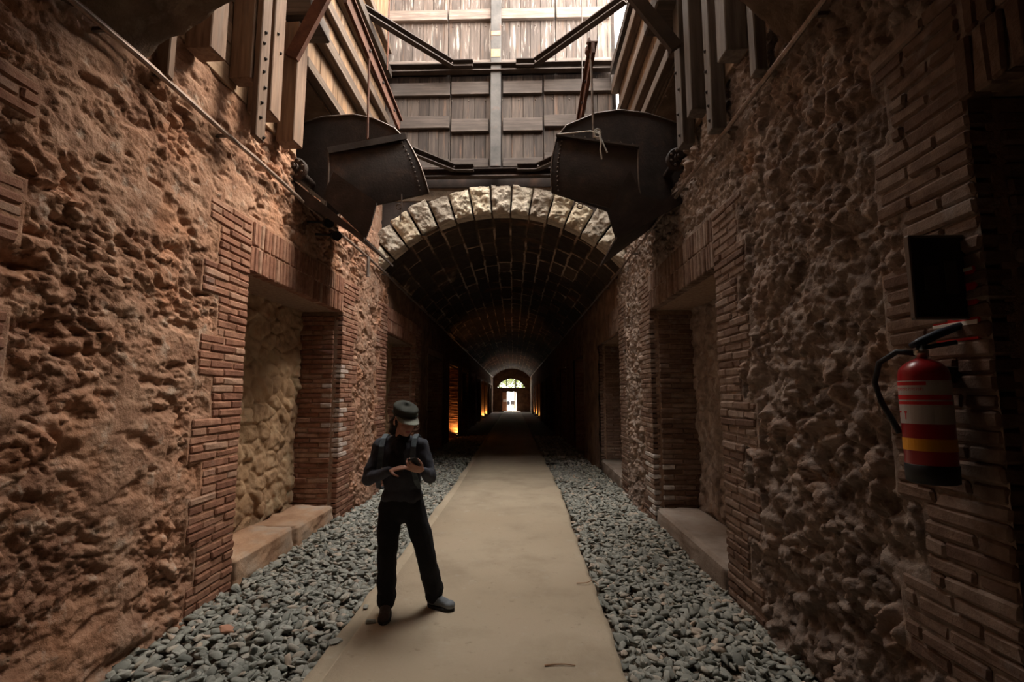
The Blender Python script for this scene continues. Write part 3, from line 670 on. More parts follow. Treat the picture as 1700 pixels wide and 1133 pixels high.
def post(side, y0, y1, zb, ztop, x_in, x_out, label, bolts=(), lean=0.):
    m = M['wood_post' if side > 0 else 'wood_postR']
    t = empty('timber_post', ((x_in+x_out)/2, (y0+y1)/2, zb), label, 'timber post', 'timber posts of the shaft lining')
    mb = MB(); mb.box(((x_in+x_out)/2, (y0+y1)/2, (zb+ztop)/2), (abs(x_out-x_in), y1-y0, ztop-zb), bev=.008, jit=.006, tint=rnd.random()); mb.build('timber', m, t)
    for z in bolts:
        mb = MB(); mb.lathe([(.016, 0), (.016, .008), (.009, .012), (.009, .02)], (x_in, (y0+y1)/2+rnd.uniform(-.05, .05), z), (side, 0, 0), 8); mb.build('bolt', M['steel'], t)
post(1, 3.26, 3.33, 4.10, 6.4, -2.64, -2.74, 'thin leftmost timber post hanging beside the broken vault edge, left wall')
post(1, 3.50, 3.68, 4.52, 6.5, -2.50, -2.712, 'stubby timber post with a cut foot next to the broken vault edge, left wall')
post(1, 4.06, 4.20, 4.64, 6.6, -2.505, -2.712, 'thick dark timber post behind the bolted post, left wall', ())
post(1, 4.08, 4.24, 4.10, 6.6, -2.44, -2.50, 'long bolted timber plank post reaching lowest on the left wall', (4.14, 4.3, 4.45, 4.62, 4.76, 4.9, 5.03, 5.15))
post(1, 4.36, 4.56, 4.50, 6.6, -2.48, -2.712, 'square timber post between the bolted post and the left ore gate', (5.2, 5.36))
post(1, 4.90, 5.10, 4.50, 5.9, -2.50, -2.712, 'square timber post right beside the left ore gate', ())
post(-1, 4.84, 5.02, 4.38, 6.2, 1.66, 1.79, 'grey timber post right beside the right ore gate', (4.5, 4.75, 5.0, 5.25))
post(-1, 4.44, 4.60, 4.50, 6.6, 1.62, 1.79, 'thick grey timber post next to the one beside the right ore gate')
post(-1, 4.08, 4.22, 4.11, 6.6, 1.67, 1.79, 'long grey timber post reaching lowest on the right wall', (4.2, 4.35, 4.5, 4.7, 4.9))
post(-1, 3.62, 3.80, 4.50, 6.5, 1.62, 1.79, 'stubby grey timber post beside the broken vault edge, right wall')
post(-1, 3.34, 3.44, 4.12, 6.4, 1.70, 1.79, 'thin grey timber post tucked under the broken vault edge, right wall')
# chute mouths (pockets in the wall)
for side in (1, -1):
    X = XL-.01 if side > 0 else XR+.01; mb = MB(); w = .68; c = X-side*w/2
    mb.box((c, 5.40, 5.0), (w, .06, 1.6), bev=.01); mb.box((c, 6.83, 5.0), (w, .06, 1.6), bev=.01)
    mb.box((c, 6.1, 5.76), (w, 1.5, .06), bev=.01); mb.box((X-side*w, 6.1, 5.0), (.06, 1.5, 1.6), bev=.01)
    mb.box((c, 6.1, 4.25), (w, 1.5, .06), bev=.01); structure(mb.build('wall_chute', M['vault']))

# ------------------------------------------------------------------ steel ore gates
def gate(side, label, cheek, top_n, top_f, bot_f, bot_n, near_edge, lip, pivot, floor_a, floor_b):
    X = XL if side > 0 else XR
    t = empty('ore_gate', (X, 6.0, 3.6), label, 'ore chute gate', 'steel ore chute gates above the niches')
    yc = 5.88
    mb = MB(); mb.prism([(x, yc, z) for x, z in cheek], (0, 0, 0), (0, .03, 0)); mb.build('side_plate', M['steel'], t)
    mb = MB(); mb.tube([(x, yc-.005, z) for x, z in cheek[:7]], .011, 6); mb.build('edge_strip', M['steel_edge'], t)
    nu, nv = 14, 12; G = np.zeros((nu, nv, 3)); G2 = np.zeros((nu, nv, 3))
    for i in range(nu):
        a = i/(nu-1); tn = np.array(top_n)*(1-a)+np.array(top_f)*a; bn = np.array(bot_n)*(1-a)+np.array(bot_f)*a
        for j in range(nv):
            b = j/(nv-1); q = tn*(1-b)+bn*b
            bul = math.sin(PI*b); q = q+np.array([side*.035*bul, -.025*bul, 0]); G[i, j] = q; G2[i, j] = q+np.array([-side*.004, .025, 0])
    mb = MB(); mb.grid(G.reshape(-1, 3), nu, nv); mb.grid(G2.reshape(-1, 3), nu, nv)
    for A, B in ((G[0], G2[0]), (G[-1], G2[-1]), (G[:, 0], G2[:, 0]), (G[:, -1], G2[:, -1])): mb.grid(np.stack([A, B], 1).reshape(-1, 3), len(A), 2)
    mb.build('gate_plate', M['steel'], t)
    mb = MB(); mb.tube([G[0, j]+np.array([0, -.004, 0]) for j in range(nv)], .010, 6); mb.build('edge_strip', M['steel_edge'], t)
    mb = MB(); mb.tube([G[-1, j]+np.array([0, -.004, 0]) for j in range(nv)], .008, 6); mb.build('edge_strip', M['steel_edge'], t)
    for j in range(12):
        b = .06+.88*j/11; q = (G[-3]*(1.) )[min(int(b*(nv-1)), nv-1)]; k = b*(nv-1); j0 = min(int(k), nv-2); q = G[-2, j0]*(1-(k-j0))+G[-2, j0+1]*(k-j0)
        mb = MB(); mb.lathe([(.013, 0), (.011, .008), (.004, .013)], q+np.array([0, -.002, 0]), (0, -1, 0), 8); mb.build('rivet', M['steel_edge'], t)
    a0, a1 = np.array(top_n)+np.array([0, -.02, .01]), np.array(top_f)+np.array([0, -.02, .01])
    mb = MB(); mb.extr([(-.04, -.012), (-.04, .012), (.035, .012), (.035, -.012)], a0, a1); mb.extr([(.03, -.05), (.03, .03), (.045, .03), (.045, -.05)], a0, a1)
    mb.build('top_flange', M['steel_brown'], t)
    for k in range(7):
        q = a0*(1-(k+.5)/7)+a1*(k+.5)/7; mb = MB(); mb.lathe([(.016, 0), (.016, .014), (.008, .016), (.008, .028)], q+np.array([0, -.012, .012]), (0, 0, 1), 6); mb.build('bolt', M['steel_edge'], t)
    mb = MB(); mb.prism([(x, 5.53, z) for x, z in lip], (0, 0, 0), (0, .03, 0)); mb.build('lip_plate', M['steel'], t)
    (xa, za), (xb, zb) = floor_a, floor_b
    mb = MB(); mb.prism([(xa, 5.5, za), (xb, 5.5, zb), (xb, 5.5, zb+.03), (xa, 5.5, za+.03)], (0, 0, 0), (0, 1.25, 0))
    mb.build('chute_floor', M['steel'], t)
    mb = MB(); mb.prism([(xa-side*.03, 5.47, za+.05), (xa-side*.03, 5.47, za-.16), (xb, 5.47, zb-.02), (xb, 5.47, zb+.02)], (0, 0, 0), (0, .04, 0)); mb.build('chute_rail', M['steel'], t)
    px, pz = pivot; mb = MB(); mb.lathe([(.05, .42), (.05, .02), (.135, .02), (.135, -.03), (.12, -.045), (.055, -.045), (.055, -.10), (.035, -.10), (.035, -.14)], (px, 5.46, pz), (0, 1, 0), 26)
    pv = mb.build('pivot_flange', M['steel'], t)
    for k in range(8):
        w = k*PI/4+.3; mb = MB(); mb.lathe([(.016, 0), (.016, .014), (.01, .018)], (px+.095*math.cos(w), 5.418, pz+.095*math.sin(w)), (0, -1, 0), 6); mb.build('bolt', M['steel_edge'], pv)
    return t
gate(1, 'dark riveted steel ore gate on the left wall', [(-2.98, 4.85), (-2.95, 5.27), (-2.65, 5.36), (-2.23, 5.385), (-1.97, 5.33), (-1.69, 5.19), (-1.56, 5.05), (-1.23, 4.31), (-1.9, 4.16), (-2.02, 3.78), (-2.55, 4.22), (-2.9, 4.5)],
     (-2.42, 5.60, 4.72), (-1.53, 5.86, 5.04), (-1.22, 5.86, 4.31), (-2.44, 5.60, 3.90), None,
     [(-2.32, 4.44), (-2.44, 4.12), (-1.90, 3.60), (-1.84, 3.78), (-1.78, 4.05)], (-2.74, 4.44), (-2.80, 4.30), (-1.90, 3.58))
gate(-1, 'dark riveted steel ore gate on the right wall, tied with a pale rope', [(2.0, 4.75), (1.97, 5.2), (1.56, 5.34), (1.22, 5.39), (.92, 5.35), (.54, 5.19), (.41, 5.02), (.34, 4.30), (1.04, 4.05), (1.15, 3.76), (1.62, 3.96), (2.0, 4.45)],
     (1.38, 5.60, 4.71), (.41, 5.86, 5.02), (.34, 5.86, 4.29), (1.42, 5.60, 3.86), None,
     [(1.26, 4.42), (1.38, 4.10), (1.80, 3.98), (1.07, 3.58), (.98, 3.90)], (1.80, 4.50), (1.92, 4.20), (1.07, 3.56))
# rods, levers, cables, rope
def tubething(name, pts, r, m, label, cat, group=None, n=8, par=None):
    mb = MB(); mb.tube(pts, r, n); return props(mb.build(name, M[m]), label, cat, group)
def lever(p0, p1, label):
    t = empty('gate_lever', p1, label, 'lever', 'rust-red gate levers'); mb = MB()
    mb.extr([(-.02, -.085), (-.02, .085), (.02, .085), (.02, -.085)], p0, p1); mb.build('bar', M['rust'], t)
    mb = MB(); mb.extr([(-.055, .08), (-.055, .1), (.055, .1), (.055, .08)], p0, p1); mb.build('flange', M['rust'], t)
    for k in range(3):
        q = Vector(p0).lerp(Vector(p1), .35+.25*k); mb = MB(); mb.lathe([(.02, .02), (.02, .035), (.01, .04)], q, (1 if p0[0] < 0 else -1, 0, 0), 7); mb.build('bolt', M['steel'], t)
lever((-2.037, 5.0, 6.277), (-1.93, 6.95, 5.86), 'rust-red steel lever bar above the left ore gate')
lever((.86, 5.6, 6.06), (.84, 7.1, 5.78), 'rust-red steel lever bar above the right ore gate')
mb = MB(); mb.lathe([(.03, -.06), (.055, 0), (.05, .06), (.02, .1), (.035, .13), (.012, .2)], (.83, 5.75, 6.1), (0, 0, 1), 12); props(mb.build('lever_finial', M['rust']), 'rusty pointed fitting on top of the right lever bar', 'fitting')
tubething('lift_rod', [(-1.99, 5.70, 6.10), (-1.97, 5.66, 5.4), (-1.955, 5.64, 4.92), (-1.935, 5.62, 4.905)], .014, 'rust', 'thin steel rod hanging from the left lever to the left gate', 'rod', 'gate lift rods')
tubething('lift_rod', [(.84, 5.70, 6.05), (.845, 5.66, 5.4), (.85, 5.64, 4.88)], .014, 'steel_edge', 'thin steel rod hanging from the right lever to the right gate', 'rod', 'gate lift rods')
tubething('hanging_cable', [(-2.55, 8.3, 10.1), (-2.55, 8.3, 8.9), (-2.55, 8.3, 7.75)], .012, 'rust', 'vertical rusty cable hanging in front of the far plank wall, left side', 'cable', 'vertical cables in the shaft')
tubething('hanging_cable', [(1.08, 8.3, 10.1), (1.08, 8.3, 9.), (1.04, 8.3, 6.3)], .010, 'cable', 'vertical cable hanging in front of the far plank wall, right side', 'cable', 'vertical cables in the shaft')
# knotted rope
k0 = Vector((.88, 5.55, 4.86)); pts = [(.42, 5.80, 5.03), (.62, 5.68, 4.98), (.80, 5.56, 4.93)]
for w in np.linspace(0, 13, 30): pts.append((k0.x+.045*math.cos(w)*(1-.02*w), k0.y-.03*math.sin(w*.7), k0.z+.02+.055*math.sin(w)))
pts += [(.92, 5.53, 4.82), (.95, 5.51, 4.72), (.985, 5.50, 4.62)]
rp = tubething('rope', pts, .009, 'rope', 'pale knotted rope tied round the top of the right ore gate', 'rope')
mb = MB(); mb.tube([(.90, 5.51, 4.86), (.915, 5.50, 4.74), (.905, 5.50, 4.66), (.92, 5.50, 4.54)], .009, 7); mb.build('rope_tail', M['rope'], rp)
# hooks at the lower edges
def hook(x, y, z, label, L):
    mb = MB()
    for k in range(1): mb.tube([(x+.035*math.cos(w), y, z+.035*math.sin(w)) for w in np.linspace(0, 2*PI, 18)[:-1]], .008, 6, closed=True)
    if L: mb.tube([(x+.03, y, z+.16), (x+.035, y, z), (x+.02, y, z-L)], .008, 6)
    props(mb.build('iron_hook', M['steel_edge']), label, 'hook', 'iron hooks under the ore gates')
hook(-1.56, 5.72, 4.07, 'iron ring and rod hanging below the left ore gate', .2)
hook(.68, 5.74, 4.06, 'small iron ring hanging below the right ore gate', 0)
# struts in the upper corners and end beams
def strut(p0, p1, label, w=.07, m='rust'):
    mb = MB(); mb.extr([(-w, -.03), (-w, .03), (w, .03), (w, -.03)], p0, p1, up=(0, 1, 0)); props(mb.build('diagonal_strut', M[m]), label, 'strut', 'short diagonal struts in the shaft corners')
strut((-2.56, 4.872, 5.44), (-2.08, 4.872, 6.50), 'dark red diagonal strut in the upper left, beside the amber planks')
strut((1.62, 4.812, 5.42), (.88, 4.812, 6.48), 'dark diagonal strut in the upper right, beside the brown planks', .07, 'steel_brown')
for side in (1, -1):
    X = -2.55 if side > 0 else 1.62; mb = MB(); mb.box((X, 5.12, 6.10), (.36, .5, .2), bev=.02, jit=.015); props(mb.build('beam_end', M['wood_hl']), 'dark sawn-off timber beam end above the %s posts' % ('left' if side > 0 else 'right'), 'beam end', 'sawn-off beam ends')

# ------------------------------------------------------------------ conduits, lamps on the wall
def conduit(side, label):
    X = XL+.10 if side > 0 else XR-.09; t = empty('conduit_pipe', (X, 3, 4.04), label, 'pipe', 'thin pipes along both walls')
    ys = list(np.arange(.5, 9, .5))+list(np.arange(9, 58, 1.)); r = random.Random(3)
    P = [(X+float(ax_x(y))+r.uniform(-.008, .008), y, 4.06-.005*(y-3)*(y < 9)-.03*(y >= 9)+float(ax_z(y))+r.uniform(-.01, .01)) for y in ys]
    mb = MB(); mb.tube(P, .019, 8); mb.build('pipe', M['galv'], t)
    mb = MB(); mb.tube([(x-side*.03, y, z+.045) for x, y, z in P[:20]], .011, 6); mb.build('cable', M['galv'], t)
    for y in np.arange(1.5, 24, 1.25):
        mb = MB(); x = X+float(ax_x(y)); z = np.interp(y, ys, [p[2] for p in P]); mb.box((x-side*.05, y, z), (.11, .022, .03), bev=.003); mb.build('bracket', M['steel_edge'], t)
conduit(1, 'thin metal pipe with brackets running along the left wall'); conduit(-1, 'thin metal pipe with brackets running along the right wall')
def floodlight(x, y, z, label):
    t = empty('spotlight', (x, y, z), label, 'spotlight', 'black spotlights under the left ore gate'); d = Vector((.55, -.75, -.3)).normalized()
    mb = MB(); mb.lathe([(.03, -.13), (.05, -.11), (.055, 0), (.06, .02), (.06, .05), (.052, .05), (.05, .03)], (x, y, z), d, 20); mb.build('housing', M['black'], t)
    mb = MB(); mb.tube([(x-.3, y+.08, z+.05), (x-.12, y+.09, z+.04), Vector((x, y, z))-d*.1], .015, 7); mb.build('bracket', M['black'], t)
floodlight(-2.43, 5.7, 3.86, 'black cylinder spotlight under the left ore gate, the upper of the two')
floodlight(-2.38, 5.83, 3.74, 'black cylinder spotlight under the left ore gate, the lower of the two')
tubething('drop_pipe', [(-2.62, 7.8, 4.05), (-2.62, 7.8, 3.7)], .025, 'steel_edge', 'short vertical pipe stub on the left wall behind the left ore gate', 'pipe')

# ------------------------------------------------------------------ fire extinguisher, signs
def extinguisher():
    cx, cy, zb = 1.70, 2.11, 1.39; R_ = .088
    t = empty('fire_extinguisher', (cx, cy, zb), 'red fire extinguisher with a black base hanging on the right wall', 'fire extinguisher')
    mb = MB(); mb.lathe([(R_-.004, .06), (R_, .07), (R_, .45), (R_-.006, .475), (R_-.028, .50), (.035, .515), (.022, .52)], (cx, cy, zb), n=40); mb.build('cylinder', M['red'], t, True)
    mb = MB(); mb.lathe([(R_-.01, 0), (R_+.001, .006), (R_+.003, .075), (R_-.002, .08)], (cx, cy, zb), n=40); mb.build('base_ring', M['rubber'], t, True)
    def wrap(z0, z1, w0, w1, r, n=26): 
        A = [(cx+r*math.cos(w), cy+r*math.sin(w)) for w in np.linspace(w0, w1, n)]
        P = np.array([[(x, y, z0), (x, y, z1)] for x, y in A]); return P.reshape(-1, 3), n
    # faces: the lit side looks up the passage (+y) and towards the middle (-x)
    w0, w1 = math.radians(120), math.radians(330)
    mb = MB(); P, n = wrap(zb+.245, zb+.425, w0, w1, R_+.0012); mb.grid(P, n, 2); lb = mb.build('label', M['label'], t)
    mb = MB()
    for z0, z1, a, b in ((.405, .42, 130, 235), (.345, .365, 130, 300), (.325, .338, 130, 300)):
        P, n = wrap(zb+z0, zb+z1, math.radians(a), math.radians(b), R_+.0018); mb.grid(P, n, 2)
    # row of small red pictograms and letters
    def glyph(a, z, strokes, h=.028, w=.017):
        for (x0, y0, x1, y1) in strokes:
            P, n = wrap(z+y0*h, z+y1*h, math.radians(a)+x0*w/R_, math.radians(a)+x1*w/R_, R_+.002, 3); mb.grid(P, n, 2)
    T_ = [(0, .8, 1, 1), (.4, 0, .6, .9)]; F_ = [(0, 0, .22, 1), (0, .8, 1, 1), (0, .42, .8, .6)]; C_ = [(0, 0, .22, 1), (0, .8, 1, 1), (0, 0, 1, .2)]; E_ = F_+[(0, 0, 1, .2)]
    glyph(150, zb+.262, [(0, 0, .25, 1), (0, .82, 1.4, 1)], .034); glyph(180, zb+.262, [(0, 0, .25, 1), (-.3, .82, .6, 1)], .034)
    for q in range(9): glyph(150+q*9, zb+.384, [(0, 0, .22, 1), (.5, 0, 1, .25), (.4, .6, 1, .85)], .012, .011)
    mb.build('label_print', M['redsign'], lb)
    mb = MB(); P, n = wrap(zb+.135, zb+.185, math.radians(110), math.radians(330), R_+.0014); mb.grid(P, n, 2); mb.build('yellow_band', M['yellow'], t)
    mb = MB(); mb.lathe([(.020, .515), (.020, .535), (.026, .538), (.026, .555), (.016, .558), (.016, .585)], (cx, cy, zb), n=18); mb.build('valve', M['brass'], t, True)
    mb = MB(); mb.tube([(cx-.035, cy+.01, zb+.575), (cx, cy, zb+.59), (cx+.06, cy-.03, zb+.625), (cx+.13, cy-.06, zb+.655)], [.012, .020, .019, .015], 10); mb.tube([(cx, cy, zb+.565), (cx+.11, cy-.05, zb+.585)], .010, 8); mb.build('handle', M['hosehead'], t, True)
    mb = MB(); mb.tube([(cx-.01, cy+.02, zb+.545), (cx-.05, cy+.07, zb+.555), (cx-.09, cy+.125, zb+.51), (cx-.10, cy+.15, zb+.42), (cx-.09, cy+.13, zb+.33), (cx-.08, cy+.085, zb+.25), (cx-.075, cy+.06, zb+.20)], .0125, 10); mb.build('hose', M['rubber'], t, True)
    mb = MB(); mb.box((cx+.105, cy, zb+.45), (.10, .05, .07), bev=.004); mb.build('wall_bracket', M['steel'], t)
extinguisher()
t = empty('hanging_sign', (1.73, 2.02, 2.07), 'rectangular sign panel, unlit front coloured dark, sticking out above the fire extinguisher', 'sign')
mb = MB(); mb.box((1.74, 2.02, 2.245), (.25, .018, .345), bev=.003); mb.build('board', M['panel'], t)
mb = MB()
for (x, z, w, h) in ((1.74, 2.417, .262, .012), (1.74, 2.071, .262, .012), (1.612, 2.245, .010, .35), (1.866, 2.245, .010, .35)): mb.box((x, 2.02, z), (w, .026, h), bev=.003)
mb.build('frame', M['panel_edge'], t)
mb = MB(); mb.box((1.69, 2.009, 2.24), (.06, .004, .10), bev=.001); mb.box((1.77, 2.009, 2.24), (.05, .004, .14), bev=.001); mb.build('sign_print', M['panel_pale'], t)
mb = MB(); mb.lathe([(.008, 0), (.007, .006)], (1.855, 2.006, 2.415), (0, -1, 0), 8); mb.build('screw', M['brass'], t)
t = empty('wall_sign', (1.78, 2.1, 2.04), 'red wall sign with a white lower border, behind the extinguisher top', 'sign')
mb = MB(); mb.box((1.832, 2.08, 2.16), (.012, .22, .24), bev=.002); mb.build('plate', M['redsign'], t)
mb = MB(); mb.box((1.825, 2.08, 2.05), (.008, .214, .02), bev=.001); mb.box((1.825, 2.08, 2.27), (.008, .214, .014), bev=.001); mb.build('border', M['white'], t)
mb = MB(); mb.box((1.832, 2.08, 1.992), (.012, .2, .024), bev=.002); props(mb.build('sign_strip', M['redsign']), 'narrow red strip fixed on the wall just below the red sign', 'sign')
# ------------------------------------------------------------------ people
def capsule(mb, p0, p1, r0, r1=None, n=14, k=5):
    p0 = np.array(p0, float); p1 = np.array(p1, float); r1 = r0 if r1 is None else r1
    d = p1-p0; L = np.linalg.norm(d); d = d/L if L > 1e-6 else np.array([0, 0, 1.])
    prof = [(r0*math.cos(a), -r0*math.sin(-a) if False else r0*math.sin(a)) for a in np.linspace(-PI/2+.08, 0, k)]
    prof += [(r1*math.cos(a), L+r1*math.sin(a)) for a in np.linspace(0, PI/2-.08, k)]
    mb.lathe(prof, p0, d, n)
def ellip(mb, c, rad, ax=None, n=18, k=12):
    u, v, w = [np.array(a, float) for a in (ax or ((1, 0, 0), (0, 1, 0), (0, 0, 1)))]; c = np.array(c, float)
    vs = []; fs = []
    for i in range(k+1):
        a = -PI/2+.06+(PI-.12)*i/k
        for j in range(n):
            b = 2*PI*j/n; vs.append(c+u*rad[0]*math.cos(a)*math.cos(b)+v*rad[1]*math.cos(a)*math.sin(b)+w*rad[2]*math.sin(a))
    for i in range(k):
        for j in range(n): fs.append((i*n+j, i*n+(j+1) % n, (i+1)*n+(j+1) % n, (i+1)*n+j))
    fs.append(tuple(range(n))[::-1]); fs.append(tuple(k*n+j for j in range(n))); mb.add(vs, fs)
def blob(mb, name, mats, parent=None, voxel=.008, smooth=4, fold=0., fscale=14., cut=None, paint=None, fdir=(1, 1, 1)):
    me = bpy.data.meshes.new('tmp'); me.from_pydata(mb.v, [], mb.f)
    bm = bmesh.new(); bm.from_mesh(me); bmesh.ops.recalc_face_normals(bm, faces=bm.faces); bm.to_mesh(me); bm.free()
    o = bpy.data.objects.new('tmp', me); COL.objects.link(o)
    r = o.modifiers.new('r', 'REMESH'); r.mode = 'VOXEL'; r.voxel_size = voxel
    s = o.modifiers.new('s', 'SMOOTH'); s.factor = .5; s.iterations = smooth
    dg = bpy.context.evaluated_depsgraph_get(); me2 = bpy.data.meshes.new_from_object(o.evaluated_get(dg))
    bpy.data.objects.remove(o); bpy.data.meshes.remove(me); me2.name = name
    n = len(me2.vertices); co = np.empty(n*3); me2.vertices.foreach_get('co', co); co = co.reshape(-1, 3)
    if fold:
        no = np.empty(n*3); me2.vertices.foreach_get('normal', no); no = no.reshape(-1, 3)
        q = co*np.array(fdir); wv = fbm(q*fscale, 3, 88)-.5; w2 = .5-np.abs(fbm(q*fscale*.55+7, 3, 89)-.5)*4
        co = co+no*(fold*(wv+.35*w2))[:, None]
    if cut: co = cut(co)
    me2.vertices.foreach_set('co', co.ravel())
    me2.materials.clear()
    if paint is not None:
        c = np.empty(len(me2.polygons)*3); me2.polygons.foreach_get('center', c); me2.polygons.foreach_set('material_index', paint(c.reshape(-1, 3)).astype(np.int32))
    else: me2.polygons.foreach_set('material_index', np.zeros(len(me2.polygons), np.int32))
    return finish(name, me2, mats, parent, True)
def unit(v): v = np.array(v, float); return v/np.linalg.norm(v)
def hand(mb, wrist, d, pn, thumb, curls, spread=.0, s=1., tcurl=.5):
    """d: direction of the palm, pn: palm-facing normal, thumb: direction of the thumb side"""
    d = unit(d); pn = unit(np.array(pn)-d*np.dot(pn, d)); t = unit(np.cross(d, pn)); t = t if np.dot(t, thumb) > 0 else -t
    w = np.array(wrist, float); L = .085*s
    for k in range(4):
        o = (.030-.020*k)*s; capsule(mb, w+t*o*.6+d*.012*s, w+t*o+d*L, .0125*s, .0095*s, 10, 4)
    ellip(mb, w+d*.05*s, (.036*s, .045*s, .015*s), (t, d, pn))
    for k, c in enumerate(curls):
        o = (.030-.020*k)*s; lens = [(.040, .026, .020), (.044, .030, .021), (.041, .028, .021), (.032, .021, .018)][k]
        p = w+t*o+d*L*(1. if k < 3 else .94); a = c*.45; dirn = d*math.cos(a)+pn*math.sin(a)+t*spread*(1.5-k); r = .0088*s
        for j, l in enumerate(lens):
            dirn = unit(dirn); q = p+dirn*l*s; capsule(mb, p, q, r, r*.9, 9, 4); p = q; r *= .92; a += c*(.75 if j == 0 else .5); dirn = d*math.cos(a)+pn*math.sin(a)+t*spread*(1.5-k)*.5
    p = w+t*.022*s+d*.022*s; q = p+unit(t*.75+d*.6+pn*.35)*.040*s; capsule(mb, p, q, .0135*s, .0105*s, 10, 4)
    q2 = q+unit(t*.25+d*.8+pn*(.3+tcurl))*.030*s; capsule(mb, q, q2, .0102*s, .0092*s, 9, 4); q3 = q2+unit(d*.8+pn*(.4+tcurl)-t*.1)*.022*s; capsule(mb, q2, q3, .0090*s, .0075*s, 9, 4)
def visitor():
    # joints (metres, world)
    SR, ER_, WR = (-1.215, 4.09, 1.325), (-1.295, 4.03, 1.06), (-1.065, 3.84, 1.16)
    SL, EL_, WL = (-.875, 4.08, 1.325), (-.785, 4.03, 1.085), (-.795, 3.835, 1.155)
    HR, KR, AR = (-1.115, 4.08, .84), (-1.125, 4.045, .46), (-1.125, 4.055, .10)
    HL, KL, AL = (-.935, 4.09, .84), (-.825, 4.10, .48), (-.765, 4.20, .10)
    f = unit((.58, -.72, -.30)); r_ = unit(np.cross(f, (0, 0, 1))); u = np.cross(r_, f)      # r_ = the person's left... screen right
    KH = 1.07; HC = np.array((-1.0, 4.02, 1.540)); HX = (r_, f, u)
    hp = lambda a, b, c: HC+(r_*a+f*b+u*c)*KH
    mb = MB()
    ellip(mb, hp(0, -.012, .028), (.078, .100, .089), HX); ellip(mb, hp(0, .024, -.045), (.062, .071, .076), HX)
    ellip(mb, hp(0, .070, -.088), (.024, .020, .018), HX); ellip(mb, hp(.032, .055, -.035), (.026, .026, .026), HX); ellip(mb, hp(-.032, .055, -.035), (.026, .026, .026), HX)
    capsule(mb, hp(0, .084, .005), hp(0, .100, -.030), .008, .0125); ellip(mb, hp(.012, .092, -.036), (.009, .009, .008), HX); ellip(mb, hp(-.012, .092, -.036), (.009, .009, .008), HX)
    capsule(mb, hp(-.033, .080, .022), hp(.033, .080, .022), .010); ellip(mb, hp(.030, .074, .004), (.014, .011, .010), HX); ellip(mb, hp(-.030, .074, .004), (.014, .011, .010), HX)
    capsule(mb, hp(-.017, .080, -.058), hp(.017, .080, -.058), .0068); capsule(mb, hp(-.014, .079, -.069), hp(.014, .079, -.069), .0075)
    for sx in (-1, 1): ellip(mb, hp(sx*.075, -.012, -.015), (.010, .019, .030), HX)
    capsule(mb, hp(0, -.03, -.05), (-1.035, 4.075, 1.36), .050, .056)
    ellip(mb, (-1.045, 4.09, 1.21), (.150, .085, .17)); ellip(mb, (-1.03, 4.09, .92), (.145, .085, .16)); capsule(mb, SR, SL, .045)
    for S_, E_, W_ in ((SR, ER_, WR), (SL, EL_, WL)): capsule(mb, S_, E_, .042, .034); capsule(mb, E_, W_, .034, .024)
    for H_, K_, A_ in ((HR, KR, AR), (HL, KL, AL)): capsule(mb, H_, K_, .065, .047); capsule(mb, K_, A_, .045, .035); capsule(mb, A_, np.array(A_)+((.02, -.05, -.035) if A_ is AR else (.07, -.03, -.035)), .030, .026)
    PH = np.array((-.855, 3.775, 1.215))         # phone centre
    hand(mb, np.array(WR)+(.012, -.008, .004), (.86, -.34, .26), (.30, .20, -.9), (.3, -.8, .5), (.10, .38, .55, .65), .05, 1., .25)
    hand(mb, np.array(WL)+(-.006, -.012, .006), (-.62, -.62, .30), (-.12, .66, .60), (-.1, -.5, .6), (.75, .8, .85, .95), .03, 1., .45)
    lipc = hp(0, .088, -.063)
    def paint(c):
        d = c-lipc; return ((np.abs(d@r_) < .021) & (np.abs(d@u) < .0105) & (np.abs(d@f) < .03)).astype(int)
    body = blob(mb, 'person', [M['skin'], M['lips']], None, .0048, 3, paint=paint)
    props(body, 'standing person in cap and dark clothes looking down at a phone', 'person')
    # jacket
    mb = MB(); ellip(mb, (-1.045, 4.09, 1.235), (.180, .118, .165)); ellip(mb, (-1.03, 4.085, 1.06), (.162, .115, .20)); ellip(mb, (-1.025, 4.085, .915), (.175, .118, .115))
    capsule(mb, (-1.20, 4.10, 1.330), (-1.05, 4.09, 1.365), .062, .060); capsule(mb, (-.885, 4.09, 1.328), (-1.03, 4.09, 1.365), .060, .060)
    for S_, E_, W_ in ((SR, ER_, WR), (SL, EL_, WL)): capsule(mb, S_, E_, .066, .054); capsule(mb, E_, np.array(E_)*.06+np.array(W_)*.94, .054, .036)
    blob(mb, 'jacket', M['jacket'], body, .0085, 5, .022, 13.)
    mb = MB()
    for W_, E_ in ((WR, ER_), (WL, EL_)):
        a, b = np.array(E_)*.13+np.array(W_)*.87, np.array(E_)*.03+np.array(W_)*.97; mb2 = MB(); capsule(mb2, a, b, .039, .034); blob(mb2, 'cuff', M['jacket'], body, .006, 3)
    mb = MB(); capsule(mb, (-1.04, 4.08, 1.365), (-1.025, 4.065, 1.40), .070, .062); ellip(mb, (-1.04, 4.00, 1.325), (.066, .05, .070)); ellip(mb, (-1.05, 3.985, 1.20), (.070, .03, .13))
    blob(mb, 'neck_scarf', M['scarf'], body, .007, 4, .016, 22.)
    # trousers
    mb = MB(); ellip(mb, (-1.025, 4.09, .865), (.172, .122, .12)); ellip(mb, (-1.03, 4.105, .79), (.165, .115, .10))
    for H_, K_, A_, rr in ((HR, KR, AR, .098), (HL, KL, AL, .098)):
        capsule(mb, H_, K_, rr, .080); capsule(mb, K_, np.array(A_)+(0, .005, .02), .078, .072)
    blob(mb, 'trousers', M['trousers'], body, .0085, 4, .026, 11., fdir=(1, 1, .7))
